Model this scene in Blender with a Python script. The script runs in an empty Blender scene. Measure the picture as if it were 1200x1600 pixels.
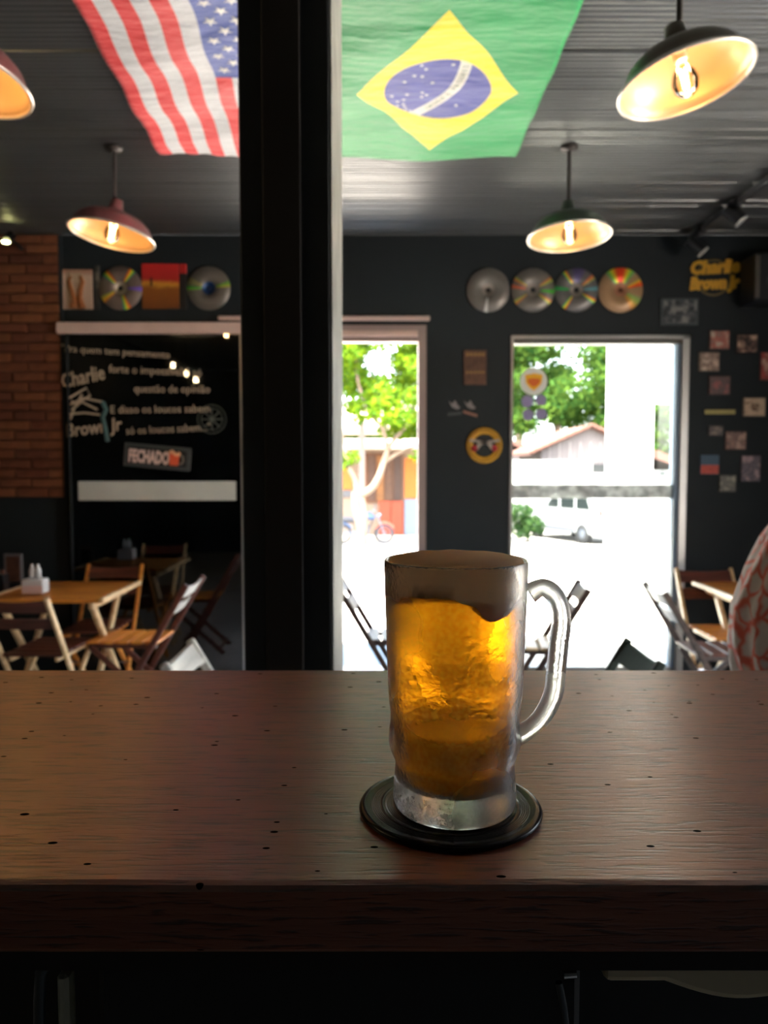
import bpy, bmesh, math, random
from mathutils import Vector, Matrix, Euler, noise as mn
random.seed(7)
PI = math.pi
S = bpy.context.scene
COL = S.collection

# ------------------------------------------------------------------ camera
EYE = 1.5
PITCH = math.radians(3.5)
cd = bpy.data.cameras.new('camera')
cam = bpy.data.objects.new('camera', cd); COL.objects.link(cam)
cam.location = (0, 0, EYE)
cam.rotation_euler = (PI/2 - PITCH, 0, 0)
cd.sensor_fit = 'VERTICAL'; cd.sensor_height = 36; cd.lens = 27.0
cd.clip_start = 0.02; cd.clip_end = 300
cd.dof.use_dof = True; cd.dof.focus_distance = 0.425; cd.dof.aperture_fstop = 11.5
S.camera = cam

# ------------------------------------------------------------------ world, sun, exposure
W = bpy.data.worlds.new('world'); S.world = W; W.use_nodes = True
wn = W.node_tree.nodes; wl = W.node_tree.links
bg = wn['Background']
sky = wn.new('ShaderNodeTexSky'); sky.sky_type = 'NISHITA'; sky.sun_disc = False
sky.sun_elevation = math.radians(58); sky.sun_rotation = math.radians(200)
sky.air_density = 1.0; sky.dust_density = 4.0; sky.ozone_density = 1.0
hs = wn.new('ShaderNodeHueSaturation'); hs.inputs['Saturation'].default_value = 0.45
wl.new(sky.outputs[0], hs.inputs['Color']); wl.new(hs.outputs[0], bg.inputs[0]); bg.inputs[1].default_value = 0.95
sd = bpy.data.lights.new('sun', 'SUN'); sd.energy = 20.0; sd.angle = math.radians(0.6); sd.color = (1.0, 0.95, 0.86)
sun = bpy.data.objects.new('sun', sd); COL.objects.link(sun)
sun.rotation_euler = Vector((-0.28, -0.24, 1.0)).to_track_quat('Z', 'Y').to_euler()
def portal(loc, rot, sx, sy):
    d = bpy.data.lights.new('portal', 'AREA'); d.shape = 'RECTANGLE'; d.size = sx; d.size_y = sy; d.cycles.is_portal = True
    o = bpy.data.objects.new('portal', d); COL.objects.link(o); o.location = loc; o.rotation_euler = rot
portal((3.56, 1.9, 1.15), (0, PI/2, 0), 2.3, 1.6)
portal((1.57, 5.68, 1.2), (-PI/2, 0, 0), 1.3, 2.4)
portal((-.3, 5.68, 1.2), (-PI/2, 0, 0), 1.3, 2.4)
S.view_settings.view_transform = 'Standard'; S.view_settings.look = 'None'
S.view_settings.gamma = 1.0; S.view_settings.use_curve_mapping = False
S.view_settings.exposure = 1.85
S.cycles.use_denoising = True
S.cycles.max_bounces = 14; S.cycles.transmission_bounces = 14; S.cycles.transparent_max_bounces = 16
S.cycles.diffuse_bounces = 5; S.cycles.glossy_bounces = 5
S.cycles.sample_clamp_indirect = 12.0
S.cycles.caustics_reflective = False; S.cycles.caustics_refractive = True
S.cycles.blur_glossy = 0.5

# ------------------------------------------------------------------ helpers
def P(px, py, Y):
    """point of the vertical plane at distance Y seen at that place of the 1200x1600 frame"""
    u = (px-600)/1200; v = (py-800)/1200
    c, s = math.cos(PITCH), math.sin(PITCH)
    t = Y/(c - v*s)
    return Vector((u*t, Y, EYE + t*(-s - v*c)))

def PZ(px, py, z):
    u = (px-600)/1200; v = (py-800)/1200
    c, s = math.cos(PITCH), math.sin(PITCH)
    t = (z-EYE)/(-s - v*c)
    return Vector((u*t, t*(c - v*s), z))

class MB:
    def __init__(s): s.v = []; s.f = []; s.sm = []
    def add(s, vs, fs, smooth=False):
        n = len(s.v); s.v += [tuple(v) for v in vs]
        for f in fs: s.f.append([n+i for i in f]); s.sm.append(smooth)
        return s
    def box(s, c, size, rot=None, b=0.0):
        c = Vector(c); h = [x/2 for x in size]
        M = rot if rot is not None else Matrix.Identity(3)
        if b <= 0:
            vs = [c + M @ Vector((x*h[0], y*h[1], z*h[2])) for x in (-1, 1) for y in (-1, 1) for z in (-1, 1)]
            return s.add(vs, [(0,1,3,2), (4,6,7,5), (0,4,5,1), (2,3,7,6), (0,2,6,4), (1,5,7,3)])
        b = min(b, min(h)*0.95)
        vs = []; idx = {}
        for sx in (-1, 1):
            for sy in (-1, 1):
                for sz in (-1, 1):
                    for a in range(3):
                        p = [sx*(h[0]-b), sy*(h[1]-b), sz*(h[2]-b)]
                        p[a] = (sx, sy, sz)[a]*h[a]
                        idx[(sx, sy, sz, a)] = len(vs); vs.append(c + M @ Vector(p))
        fs = []
        for a in range(3):
            o = [i for i in range(3) if i != a]
            for sg in (-1, 1):
                q = []
                for (i, j) in ((-1,-1), (1,-1), (1,1), (-1,1)):
                    k = [0,0,0]; k[a] = sg; k[o[0]] = i; k[o[1]] = j
                    q.append(idx[(*k, a)])
                fs.append(q)
            for i in (-1, 1):
                for j in (-1, 1):
                    k0 = [0,0,0]; k1 = [0,0,0]
                    k0[a] = -1; k1[a] = 1; k0[o[0]] = k1[o[0]] = i; k0[o[1]] = k1[o[1]] = j
                    fs.append([idx[(*k0, o[0])], idx[(*k1, o[0])], idx[(*k1, o[1])], idx[(*k0, o[1])]])
        for sx in (-1, 1):
            for sy in (-1, 1):
                for sz in (-1, 1): fs.append([idx[(sx, sy, sz, a)] for a in range(3)])
        return s.add(vs, fs)
    def beam(s, p, q, w, h, b=0.0, side=(1, 0, 0)):
        p = Vector(p); q = Vector(q); d = (q-p); L = d.length; z = d.normalized()
        x = Vector(side); x = (x - z*x.dot(z)).normalized(); y = z.cross(x)
        M = Matrix((x, y, z)).transposed()
        return s.box((p+q)/2, (w, h, L), M, b)
    def tube(s, pts, r, n=10, caps=True):
        pts = [Vector(p) for p in pts]; R = r if isinstance(r, (list, tuple)) else [r]*len(pts)
        vs = []; ref = None
        for i, p in enumerate(pts):
            t = (pts[min(i+1, len(pts)-1)] - pts[max(i-1, 0)]).normalized()
            if ref is None: ref = Vector((0, 0, 1)) if abs(t.z) < 0.9 else Vector((1, 0, 0))
            a = (ref - t*ref.dot(t)).normalized(); ref = a; bb = t.cross(a)
            for k in range(n):
                th = 2*PI*k/n; vs.append(p + (a*math.cos(th) + bb*math.sin(th))*R[i])
        fs = [(i*n+k, i*n+(k+1)%n, (i+1)*n+(k+1)%n, (i+1)*n+k) for i in range(len(pts)-1) for k in range(n)]
        s.add(vs, fs, True)
        if caps: s.add(vs[:n], [list(range(n))[::-1]]); s.add(vs[-n:], [list(range(n))])
        return s
    def lathe(s, prof, n=32, c=(0, 0, 0), mod=None, M=None, smooth=True):
        c = Vector(c); vs = []
        for (r, z) in prof:
            for k in range(n):
                th = 2*PI*k/n; rr = r + (mod(th, z) if mod and r > 1e-5 else 0)
                v = Vector((rr*math.cos(th), rr*math.sin(th), z))
                vs.append((M @ v if M else v) + c)
        fs = [(i*n+k, i*n+(k+1)%n, (i+1)*n+(k+1)%n, (i+1)*n+k) for i in range(len(prof)-1) for k in range(n)]
        return s.add(vs, fs, smooth)
    def prism(s, poly, y0, y1):
        """polygon in x,z pushed from y0 to y1"""
        n = len(poly)
        vs = [(x, y0, z) for x, z in poly] + [(x, y1, z) for x, z in poly]
        fs = [list(range(n)), list(range(n, 2*n))[::-1]] + [(i, (i+1)%n, n+(i+1)%n, n+i) for i in range(n)]
        return s.add(vs, fs)
    def build(s, name, m=None, parent=None, weld=False, at=None):
        me = bpy.data.meshes.new(name); me.from_pydata(s.v, [], s.f); me.update()
        for p, sm in zip(me.polygons, s.sm): p.use_smooth = sm
        bm = bmesh.new(); bm.from_mesh(me)
        if weld: bmesh.ops.remove_doubles(bm, verts=bm.verts, dist=1e-6)
        bmesh.ops.recalc_face_normals(bm, faces=bm.faces)
        if at is not None: bmesh.ops.translate(bm, verts=bm.verts, vec=-Vector(at))
        bm.to_mesh(me); bm.free()
        if m: me.materials.append(m)
        o = bpy.data.objects.new(name, me); COL.objects.link(o)
        if at is not None: o.location = at
        if parent: o.parent = parent
        return o

def tag(o, label=None, cat=None, group=None, kind=None):
    if label: o['label'] = label
    if cat: o['category'] = cat
    if group: o['group'] = group
    if kind: o['kind'] = kind
    return o
def empty(name, loc=(0, 0, 0), rz=0, rot=None):
    o = bpy.data.objects.new(name, None); COL.objects.link(o); o.location = loc
    o.rotation_euler = rot if rot else (0, 0, rz); return o
def copy_tree(o, parent=None):
    c = o.copy(); COL.objects.link(c); c.parent = parent
    for ch in o.children: copy_tree(ch, c)
    return c
def struct(o): o['kind'] = 'structure'; return o
def box(c, size, b=0.0): return MB().box(c, size, None, b)
def span(x0, x1, y0, y1, z0, z1, b=0.0): return MB().box(((x0+x1)/2, (y0+y1)/2, (z0+z1)/2), (x1-x0, y1-y0, z1-z0), None, b)

# ---- materials
def srgb(r, g, b):
    f = lambda c: (c/255/12.92) if c/255 <= 0.04045 else ((c/255+0.055)/1.055)**2.4
    return (f(r), f(g), f(b), 1)
def mat(name, col, rough=0.6, metal=0.0, var=0.0, scale=8.0, bump=0.0, bscale=60.0, stretch=(1, 1, 1), spec=0.5, coat=0.0, sheen=0.0, trans=0.0, ior=1.45, emit=None, es=0.0):
    m = bpy.data.materials.new(name); m.use_nodes = True
    nt = m.node_tree; b = nt.nodes['Principled BSDF']
    b.inputs['Base Color'].default_value = col; b.inputs['Roughness'].default_value = rough
    b.inputs['Metallic'].default_value = metal; b.inputs['Specular IOR Level'].default_value = spec
    b.inputs['Coat Weight'].default_value = coat; b.inputs['Sheen Weight'].default_value = sheen
    b.inputs['Transmission Weight'].default_value = trans; b.inputs['IOR'].default_value = ior
    if emit: b.inputs['Emission Color'].default_value = emit; b.inputs['Emission Strength'].default_value = es
    tc = nt.nodes.new('ShaderNodeTexCoord'); mp = nt.nodes.new('ShaderNodeMapping'); mp.inputs['Scale'].default_value = stretch
    nt.links.new(tc.outputs['Object'], mp.inputs[0])
    if var > 0:
        nz = nt.nodes.new('ShaderNodeTexNoise'); nz.inputs['Scale'].default_value = scale; nz.inputs['Detail'].default_value = 5
        nt.links.new(mp.outputs[0], nz.inputs[0])
        r = nt.nodes.new('ShaderNodeValToRGB')
        r.color_ramp.elements[0].position = 0.3; r.color_ramp.elements[1].position = 0.7
        r.color_ramp.elements[0].color = [c*(1-var) for c in col[:3]]+[1]
        r.color_ramp.elements[1].color = [min(1, c*(1+var)) for c in col[:3]]+[1]
        nt.links.new(nz.outputs[0], r.inputs[0]); nt.links.new(r.outputs[0], b.inputs['Base Color'])
    if bump > 0:
        nz2 = nt.nodes.new('ShaderNodeTexNoise'); nz2.inputs['Scale'].default_value = bscale; nz2.inputs['Detail'].default_value = 4
        nt.links.new(mp.outputs[0], nz2.inputs[0])
        bp = nt.nodes.new('ShaderNodeBump'); bp.inputs['Strength'].default_value = bump; bp.inputs['Distance'].default_value = 0.01
        nt.links.new(nz2.outputs[0], bp.inputs['Height']); nt.links.new(bp.outputs[0], b.inputs['Normal'])
    return m
class NG:
    """tiny node graph writer for maths"""
    def __init__(s, m): s.nt = m.node_tree; s.N = s.nt.nodes; s.L = s.nt.links
    def new(s, t, **k):
        n = s.N.new(t)
        for a, v in k.items(): setattr(n, a, v)
        return n
    def m(s, op, a, b=0.0, c=None):
        n = s.new('ShaderNodeMath', operation=op)
        for i, v in enumerate((a, b) if c is None else (a, b, c)):
            if isinstance(v, (int, float)): n.inputs[i].default_value = v
            else: s.L.new(v, n.inputs[i])
        return n.outputs[0]
    def mix(s, f, a, b):
        n = s.new('ShaderNodeMix', data_type='RGBA')
        s.L.new(f, n.inputs[0]) if not isinstance(f, (int, float)) else setattr(n.inputs[0], 'default_value', f)
        for sock, v in ((n.inputs[6], a), (n.inputs[7], b)):
            if isinstance(v, tuple): sock.default_value = v
            else: s.L.new(v, sock)
        return n.outputs[2]

black_paint = mat('black_paint', srgb(19, 27, 31), 0.7, var=0.25, scale=1.6, bump=0.05, bscale=25)
pillar_paint = mat('pillar_paint', srgb(30, 34, 36), 0.62, var=0.12, scale=3, bump=0.06, bscale=40)
pillar_side = mat('pillar_side_daylit', srgb(150, 152, 148), 0.6, var=0.25, scale=9, bump=0.2, bscale=45)  # lighter grey stands for daylight on the pillar's right face
ceil_paint = mat('glossy_black_boards', srgb(58, 59, 58), 0.34, var=0.3, scale=3, bump=0.12, bscale=30, stretch=(0.35, 3, 3), spec=0.75, ior=1.9)
floor_mat = mat('pale_floor_tile', srgb(196, 196, 192), 0.35, var=0.15, scale=3)
alu = mat('aluminium', srgb(170, 168, 165), 0.38, 0.75, var=0.06, scale=5)
alu_pink = mat('aluminium_warm', srgb(214, 186, 176), 0.5, 0.0, var=0.05)
white_band = mat('white_sticker', srgb(205, 208, 200), 0.7, var=0.06, scale=4)
chalk = mat('chalk_print', srgb(196, 176, 152), 0.7)
chalk_dim = mat('chalk_print_dim', srgb(96, 100, 90), 0.8)
teal_print = mat('teal_print', srgb(70, 100, 100), 0.8)
black_plastic = mat('black_plastic', srgb(18, 19, 21), 0.4)
vinyl = mat('vinyl', srgb(11, 11, 12), 0.26, spec=0.22)
chrome = mat('chrome', srgb(210, 210, 212), 0.15, 1.0)
brick_mats = [mat('brick_%s' % n, srgb(*c), 0.85, var=0.22, scale=14, bump=0.5, bscale=40) for n, c in (('a', (108, 62, 38)), ('b', (100, 54, 34)), ('c', (118, 70, 42)), ('d', (94, 52, 34)))]
mortar = mat('mortar', srgb(86, 50, 34), 0.95, bump=0.3, bscale=80)

def wood(name, dark, light, rough=0.42, axis=0, sc=1.0, coat=0.0):
    m = bpy.data.materials.new(name); m.use_nodes = True; g = NG(m); b = g.N['Principled BSDF']
    tc = g.new('ShaderNodeTexCoord'); mp = g.new('ShaderNodeMapping')
    st = [14*sc]*3; st[axis] = 1.4*sc; mp.inputs['Scale'].default_value = st
    g.L.new(tc.outputs['Object'], mp.inputs[0])
    n = g.new('ShaderNodeTexNoise'); n.inputs['Scale'].default_value = 2.0; n.inputs['Detail'].default_value = 7; n.inputs['Distortion'].default_value = 0.6
    g.L.new(mp.outputs[0], n.inputs[0])
    r = g.new('ShaderNodeValToRGB'); r.color_ramp.elements[0].position = 0.3; r.color_ramp.elements[1].position = 0.72
    r.color_ramp.elements[0].color = dark; r.color_ramp.elements[1].color = light
    g.L.new(n.outputs[0], r.inputs[0]); g.L.new(r.outputs[0], b.inputs['Base Color'])
    bp = g.new('ShaderNodeBump'); bp.inputs['Strength'].default_value = 0.15; bp.inputs['Distance'].default_value = 0.004
    g.L.new(n.outputs[0], bp.inputs['Height']); g.L.new(bp.outputs[0], b.inputs['Normal'])
    b.inputs['Roughness'].default_value = rough; b.inputs['Coat Weight'].default_value = coat
    return m
honey = wood('honey_wood', srgb(186, 104, 34), srgb(232, 158, 66), 0.4)
pale = wood('pale_wood', srgb(205, 168, 120), srgb(236, 208, 162), 0.4)
redbrown = wood('red_brown_wood', srgb(66, 34, 26), srgb(112, 60, 44), 0.42)
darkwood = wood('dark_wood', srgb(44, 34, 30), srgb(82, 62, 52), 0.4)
greyblue = wood('worn_pale_wood', srgb(165, 165, 160), srgb(214, 212, 206), 0.4)

def counter_mat():
    m = bpy.data.materials.new('counter_wood'); m.use_nodes = True; g = NG(m); b = g.N['Principled BSDF']
    tc = g.new('ShaderNodeTexCoord')
    mp = g.new('ShaderNodeMapping'); mp.inputs['Scale'].default_value = (1.6, 26, 26); g.L.new(tc.outputs['Object'], mp.inputs[0])
    n1 = g.new('ShaderNodeTexNoise'); n1.inputs['Scale'].default_value = 2.2; n1.inputs['Detail'].default_value = 8; n1.inputs['Distortion'].default_value = 0.8; n1.inputs['Roughness'].default_value = 0.6
    g.L.new(mp.outputs[0], n1.inputs[0])
    mpb = g.new('ShaderNodeMapping'); mpb.inputs['Scale'].default_value = (1.2, 5, 5); g.L.new(tc.outputs['Object'], mpb.inputs[0])
    n2 = g.new('ShaderNodeTexNoise'); n2.inputs['Scale'].default_value = 2.0; n2.inputs['Detail'].default_value = 3; g.L.new(mpb.outputs[0], n2.inputs[0])
    r = g.new('ShaderNodeValToRGB'); e = r.color_ramp.elements
    e[0].position = 0.25; e[0].color = srgb(108, 48, 30); e[1].position = 0.75; e[1].color = srgb(182, 100, 64)
    g.L.new(g.m('ADD', g.m('MULTIPLY', n1.outputs[0], 0.6), g.m('MULTIPLY', n2.outputs[0], 0.4)), r.inputs[0])
    # fine dark grain strokes
    mpf = g.new('ShaderNodeMapping'); mpf.inputs['Scale'].default_value = (22, 260, 260); g.L.new(tc.outputs['Object'], mpf.inputs[0])
    nf = g.new('ShaderNodeTexNoise'); nf.inputs['Scale'].default_value = 1.6; nf.inputs['Detail'].default_value = 4; nf.inputs['Distortion'].default_value = 0.5; g.L.new(mpf.outputs[0], nf.inputs[0])
    strokes = g.new('ShaderNodeMapRange'); strokes.inputs[1].default_value = 0.36; strokes.inputs[2].default_value = 0.47; g.L.new(nf.outputs[0], strokes.inputs[0])
    # pores
    mpp = g.new('ShaderNodeMapping'); mpp.inputs['Scale'].default_value = (34, 62, 34); g.L.new(tc.outputs['Object'], mpp.inputs[0])
    vo = g.new('ShaderNodeTexVoronoi', voronoi_dimensions='2D'); vo.inputs['Scale'].default_value = 1.0; g.L.new(mpp.outputs[0], vo.inputs[0])
    sel = g.new('ShaderNodeSeparateColor'); g.L.new(vo.outputs['Color'], sel.inputs[0])
    rad = g.m('MULTIPLY', g.m('GREATER_THAN', sel.outputs[0], 0.82), g.m('ADD', g.m('MULTIPLY', sel.outputs[1], 0.055), 0.04))
    pore = g.m('LESS_THAN', vo.outputs['Distance'], rad)
    c1 = g.mix(g.m('SUBTRACT', 1.0, g.m('MULTIPLY', g.m('SUBTRACT', 1.0, strokes.outputs[0]), 0.7)), srgb(40, 20, 15), r.outputs[0])
    c2 = g.mix(pore, c1, srgb(10, 6, 5))
    g.L.new(c2, b.inputs['Base Color'])
    h = g.m('SUBTRACT', g.m('ADD', g.m('MULTIPLY', strokes.outputs[0], 0.5), g.m('MULTIPLY', nf.outputs[0], 1.0)), g.m('MULTIPLY', pore, 2.5))
    bp = g.new('ShaderNodeBump'); bp.inputs['Strength'].default_value = 0.35; bp.inputs['Distance'].default_value = 0.0009
    g.L.new(h, bp.inputs['Height']); g.L.new(bp.outputs[0], b.inputs['Normal'])
    rr = g.new('ShaderNodeMapRange'); rr.inputs[3].default_value = 0.34; rr.inputs[4].default_value = 0.43; g.L.new(n1.outputs[0], rr.inputs[0])
    g.L.new(rr.outputs[0], b.inputs['Roughness']); g.L.new(g.m('MULTIPLY', g.m('SUBTRACT', 1.0, pore), 0.5), b.inputs['Specular IOR Level'])
    tg = g.new('ShaderNodeTangent', direction_type='UV_MAP'); tg.uv_map = 'UVMap'
    g.L.new(tg.outputs[0], b.inputs['Tangent']); b.inputs['Anisotropic'].default_value = 0.6; b.inputs['Anisotropic Rotation'].default_value = 0.25; b.inputs['IOR'].default_value = 2.7
    return m
counter_wood = counter_mat()

def pane_mat(name, tint=(1, 1, 1, 1), rough=0.0, refl=1.0):
    m = bpy.data.materials.new(name); m.use_nodes = True; g = NG(m)
    for n in list(g.N):
        if n.type == 'BSDF_PRINCIPLED': g.N.remove(n)
    out = [n for n in g.N if n.type == 'OUTPUT_MATERIAL'][0]
    t = g.new('ShaderNodeBsdfTransparent'); t.inputs[0].default_value = tint
    gl = g.new('ShaderNodeBsdfGlossy'); gl.inputs['Roughness'].default_value = rough
    fr = g.new('ShaderNodeFresnel'); fr.inputs[0].default_value = 1.5
    mx = g.new('ShaderNodeMixShader'); g.L.new(g.m('MULTIPLY', fr.outputs[0], refl), mx.inputs[0])
    g.L.new(t.outputs[0], mx.inputs[1]); g.L.new(gl.outputs[0], mx.inputs[2]); g.L.new(mx.outputs[0], out.inputs[0])
    return m
pane_glass = pane_mat('pane_glass', (0.93, 0.96, 0.95, 1))
dark_glass = pane_mat('smoked_glass', (0.35, 0.37, 0.37, 1), 0.02, 2.0)

def text_mb(txt, size, org, slope=0.0, shear=0.0, depth=0.002, sx=1.0, bold=0.0):
    """lettering standing on a vertical plane, facing the camera side (-Y)"""
    cu = bpy.data.curves.new('txt', 'FONT'); cu.body = txt; cu.size = size; cu.align_x = 'LEFT'
    cu.extrude = depth/2; cu.shear = shear; cu.offset = bold; cu.resolution_u = 2
    o = bpy.data.objects.new('txt', cu); COL.objects.link(o)
    dg = bpy.context.evaluated_depsgraph_get(); me = bpy.data.meshes.new_from_object(o.evaluated_get(dg))
    vs = [v.co.copy() for v in me.vertices]; fs = [list(p.vertices) for p in me.polygons]
    bpy.data.objects.remove(o); bpy.data.curves.remove(cu); bpy.data.meshes.remove(me)
    if not vs: return MB(), 0
    w = max(v.x for v in vs)
    c, s = math.cos(slope), math.sin(slope)
    mb = MB(); org = Vector(org)
    mb.add([org + Vector((v.x*sx*c - v.y*s, -v.z, v.x*sx*s + v.y*c)) for v in vs], fs)
    return mb, w
def fit_text(txt, p0, p1, h, name, m, parent, shear=0.0, bold=0.0, depth=0.002):
    """text whose baseline runs from p0 to p1 with letter height h"""
    p0 = Vector(p0); p1 = Vector(p1); _, w = text_mb(txt, h/0.7, (0, 0, 0))
    L = math.hypot(p1.x-p0.x, p1.z-p0.z); sl = math.atan2(p1.z-p0.z, p1.x-p0.x)
    mb, _ = text_mb(txt, h/0.7, p0, sl, shear, depth, L/w, bold)
    return mb.build(name, m, parent)

# ------------------------------------------------------------------ room shell
WY = 5.5            # face of the far wall
CZ = 3.11           # ceiling height
XL, XR, YN = -3.35, 3.35, -2.3
TH = 0.16
SO0, SO1, SOT = 1.1, 2.7, 2.3   # unseen opening added in the right side wall to light the room
# openings in the far wall
A0, A1 = P(392, 0, WY).x, P(668, 0, WY).x
AT = P(0, 508, WY).z
B0, B1 = P(803, 0, WY).x, P(1090, 0, WY).x
BT = P(0, 524, WY).z
wall = MB()
for x0, x1, z0, z1 in ((XL-0.2, A0, 0, CZ), (A0, A1, AT, CZ), (A1, B0, 0, CZ), (B0, B1, BT, CZ), (B1, XR+0.2, 0, CZ)):
    wall.box(((x0+x1)/2, WY+TH/2, (z0+z1)/2), (x1-x0, TH, z1-z0))
wall_far = struct(wall.build('wall_far', black_paint))
struct(span(XL-0.2, XL, YN, WY, 0, CZ).build('wall_left', black_paint))
wr = MB()
for y0, y1, z0, z1 in ((YN, SO0, 0, CZ), (SO0, SO1, SOT, CZ), (SO1, WY, 0, CZ)): wr.box((XR+.1, (y0+y1)/2, (z0+z1)/2), (.2, y1-y0, z1-z0))
struct(wr.build('wall_right', black_paint))
struct(span(XL-0.2, XR+0.2, YN-0.2, YN, 0, CZ).build('wall_near', black_paint))
struct(span(XL-0.2, XR+0.2, YN-0.2, WY+TH, -0.12, 0).build('floor', floor_mat))
ceiling = struct(span(XL-0.2, XR+0.2, YN-0.2, WY+TH, CZ+0.03, CZ+0.25).build('ceiling', mat('ceiling_slab', srgb(30, 30, 30), 0.9)))
# tongue and groove ceiling boards: each one a bevelled board with two beads
def board_mesh():
    w = 0.0955
    prof = [(-w/2, .03)]; bw_ = w/3
    for k in range(3):
        y0 = -w/2+k*bw_
        for t_, hh in ((0.0, .010 if k else .016), (.10, .0055), (.30, .0014), (.5, 0), (.70, .0014), (.90, .0055)): prof.append((y0+t_*bw_, hh))
    prof += [(w/2, .016), (w/2, .03)]
    n = len(prof); vs = [(XL, y, z) for y, z in prof] + [(XR, y, z) for y, z in prof]
    fs = [(i, i+1, n+i+1, n+i) for i in range(n-1)] + [list(range(n))[::-1], list(range(n, 2*n))]
    mb = MB(); mb.add(vs, fs); return mb
b0 = board_mesh().build('ceiling_board', ceil_paint, ceiling)
nb = int((WY-0.9)/0.1)
for i in range(nb):
    o = b0 if i == 0 else b0.copy()
    if i: COL.objects.link(o)
    o.parent = ceiling
    o.location = (random.uniform(-.0, .0), WY-0.05-0.1*i, CZ+random.uniform(-.004, .003)); o.rotation_euler = (random.uniform(-.06, .06), 0, 0)
st = MB()
for i in range(nb, int((WY-YN)/0.1)):
    st.box((0, WY-0.05-0.1*i, CZ+0.015), (XR-XL, 0.097, 0.03))
st.build('ceiling_boards_out_of_sight', ceil_paint, ceiling)['kind'] = 'stuff'

# brick panel on the far wall, left
bx1 = P(84, 0, WY).x; bz0 = P(0, 777, WY).z; bz1 = CZ-0.0
back = span(XL, bx1, WY-0.022, WY-0.001, bz0, bz1).build('brick_backing', mortar, wall_far)
bw, bh = 0.22, 0.058
bm_ = MB().box((0, 0, 0), (bw, 0.03, bh), None, 0.004); bo = None; k = 0
rows = int((bz1-bz0)/(bh+0.010))
for j in range(rows):
    z = bz0 + 0.034 + j*(bh+0.010)
    x = bx1 - (0.0 if j % 2 else 0.115)
    while x > XL+0.02:
        L = min(bw, x-XL)
        if j % 2 == 0 and abs(x-(bx1-0.115)) < 1e-6:
            o = MB().box((0, 0, 0), (0.105, 0.03, bh), None, 0.004).build('brick', brick_mats[j % 4]); o.parent = wall_far
            o.location = (bx1-0.0525, WY-0.030+random.uniform(-.003, .003), z)
        if bo is None: o = bm_.build('brick', brick_mats[0]); bo = o
        else: o = bo.copy(); COL.objects.link(o)
        o.parent = wall_far; o.location = (x-bw/2, WY-0.030+random.uniform(-.003, .003), z)
        mi = random.randrange(4)
        if o is not bo:
            o.material_slots[0].link = 'OBJECT'; o.material_slots[0].material = brick_mats[mi]
        x -= bw+0.010
# thin black post at the brick's end
struct(span(bx1+0.002, P(88, 0, WY).x, WY-0.04, WY-0.001, 0, CZ-0.01).build('trim_1', black_paint))

# ------------------------------------------------------------------ doorways
def fbox(px0, px1, py0, py1, Y0, Y1, b=0.0):
    """box with a front face spanning the pixels, at Y0, back at Y1"""
    a = P(px0, py0, Y0); c = P(px1, py1, Y0)
    return span(a.x, c.x, Y0, Y1, c.z, a.z, b)
# door_2, the right doorway with a glazed leaf
d2 = struct(empty('door_2', ((B0+B1)/2, WY, 0)))
def rel(o, par): o.parent = par; o.location = Vector(o.location) - Vector(par.location); return o
bt = P(0, 537, WY).z
rel(span(B0, B1, WY-0.02, WY+0.10, bt+0.03, BT, 0.004).build('frame_head', alu), d2)
rel(span(B0+0.01, B1-0.02, WY-0.005, WY+0.09, bt, bt+0.03, 0.003).build('frame_head', mat('dark_aluminium', srgb(90, 88, 84), 0.5, 0.4)), d2)
rel(span(B0, B0+0.022, WY-0.015, WY+0.1, 0, BT-0.02, 0.003).build('frame_jamb', alu), d2)
rel(span(B1-0.055, B1, WY-0.02, WY+0.10, 0, BT, 0.004).build('frame_jamb', alu), d2)
rel(span(B1-0.085, B1-0.055, WY+0.0, WY+0.10, 0, bt, 0.003).build('frame_jamb', mat('blue_grey_paint', srgb(120, 140, 160), 0.5)), d2)
rel(span(B0, B1, WY+0.0, WY+0.12, 0.0, 0.035, 0.003).build('threshold', alu), d2)
gl = rel(span(B0+0.022, B1-0.085, WY+0.045, WY+0.051, 0.035, bt).build('pane', pane_glass), d2)
# frosted band across the pane
def frost_band():
    m = bpy.data.materials.new('mottled_frost_film'); m.use_nodes = True; g = NG(m); b = g.N['Principled BSDF']
    tc = g.new('ShaderNodeTexCoord'); n = g.new('ShaderNodeTexNoise'); n.inputs['Scale'].default_value = 14; n.inputs['Detail'].default_value = 6
    g.L.new(tc.outputs['Object'], n.inputs[0]); r = g.new('ShaderNodeValToRGB')
    r.color_ramp.elements[0].position = 0.40; r.color_ramp.elements[0].color = (0.36, 0.37, 0.37, 1); r.color_ramp.elements[1].position = 0.66; r.color_ramp.elements[1].color = (0.80, 0.82, 0.80, 1)
    g.L.new(n.outputs[0], r.inputs[0])
    tr = g.new('ShaderNodeBsdfTranslucent'); g.L.new(r.outputs[0], tr.inputs[0]); g.L.new(r.outputs[0], b.inputs['Base Color']); b.inputs['Roughness'].default_value = 0.8
    mx = g.new('ShaderNodeMixShader'); mx.inputs[0].default_value = 0.4
    out = [q for q in g.N if q.type == 'OUTPUT_MATERIAL'][0]
    g.L.new(b.outputs[0], mx.inputs[1]); g.L.new(tr.outputs[0], mx.inputs[2]); g.L.new(mx.outputs[0], out.inputs[0]); return m
za, zb = P(0, 757, WY+.04).z, P(0, 779, WY+.04).z
rel(span(B0+0.022, B1-0.085, WY+0.041, WY+0.044, zb, za).build('frosted_band', frost_band()), d2)
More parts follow.
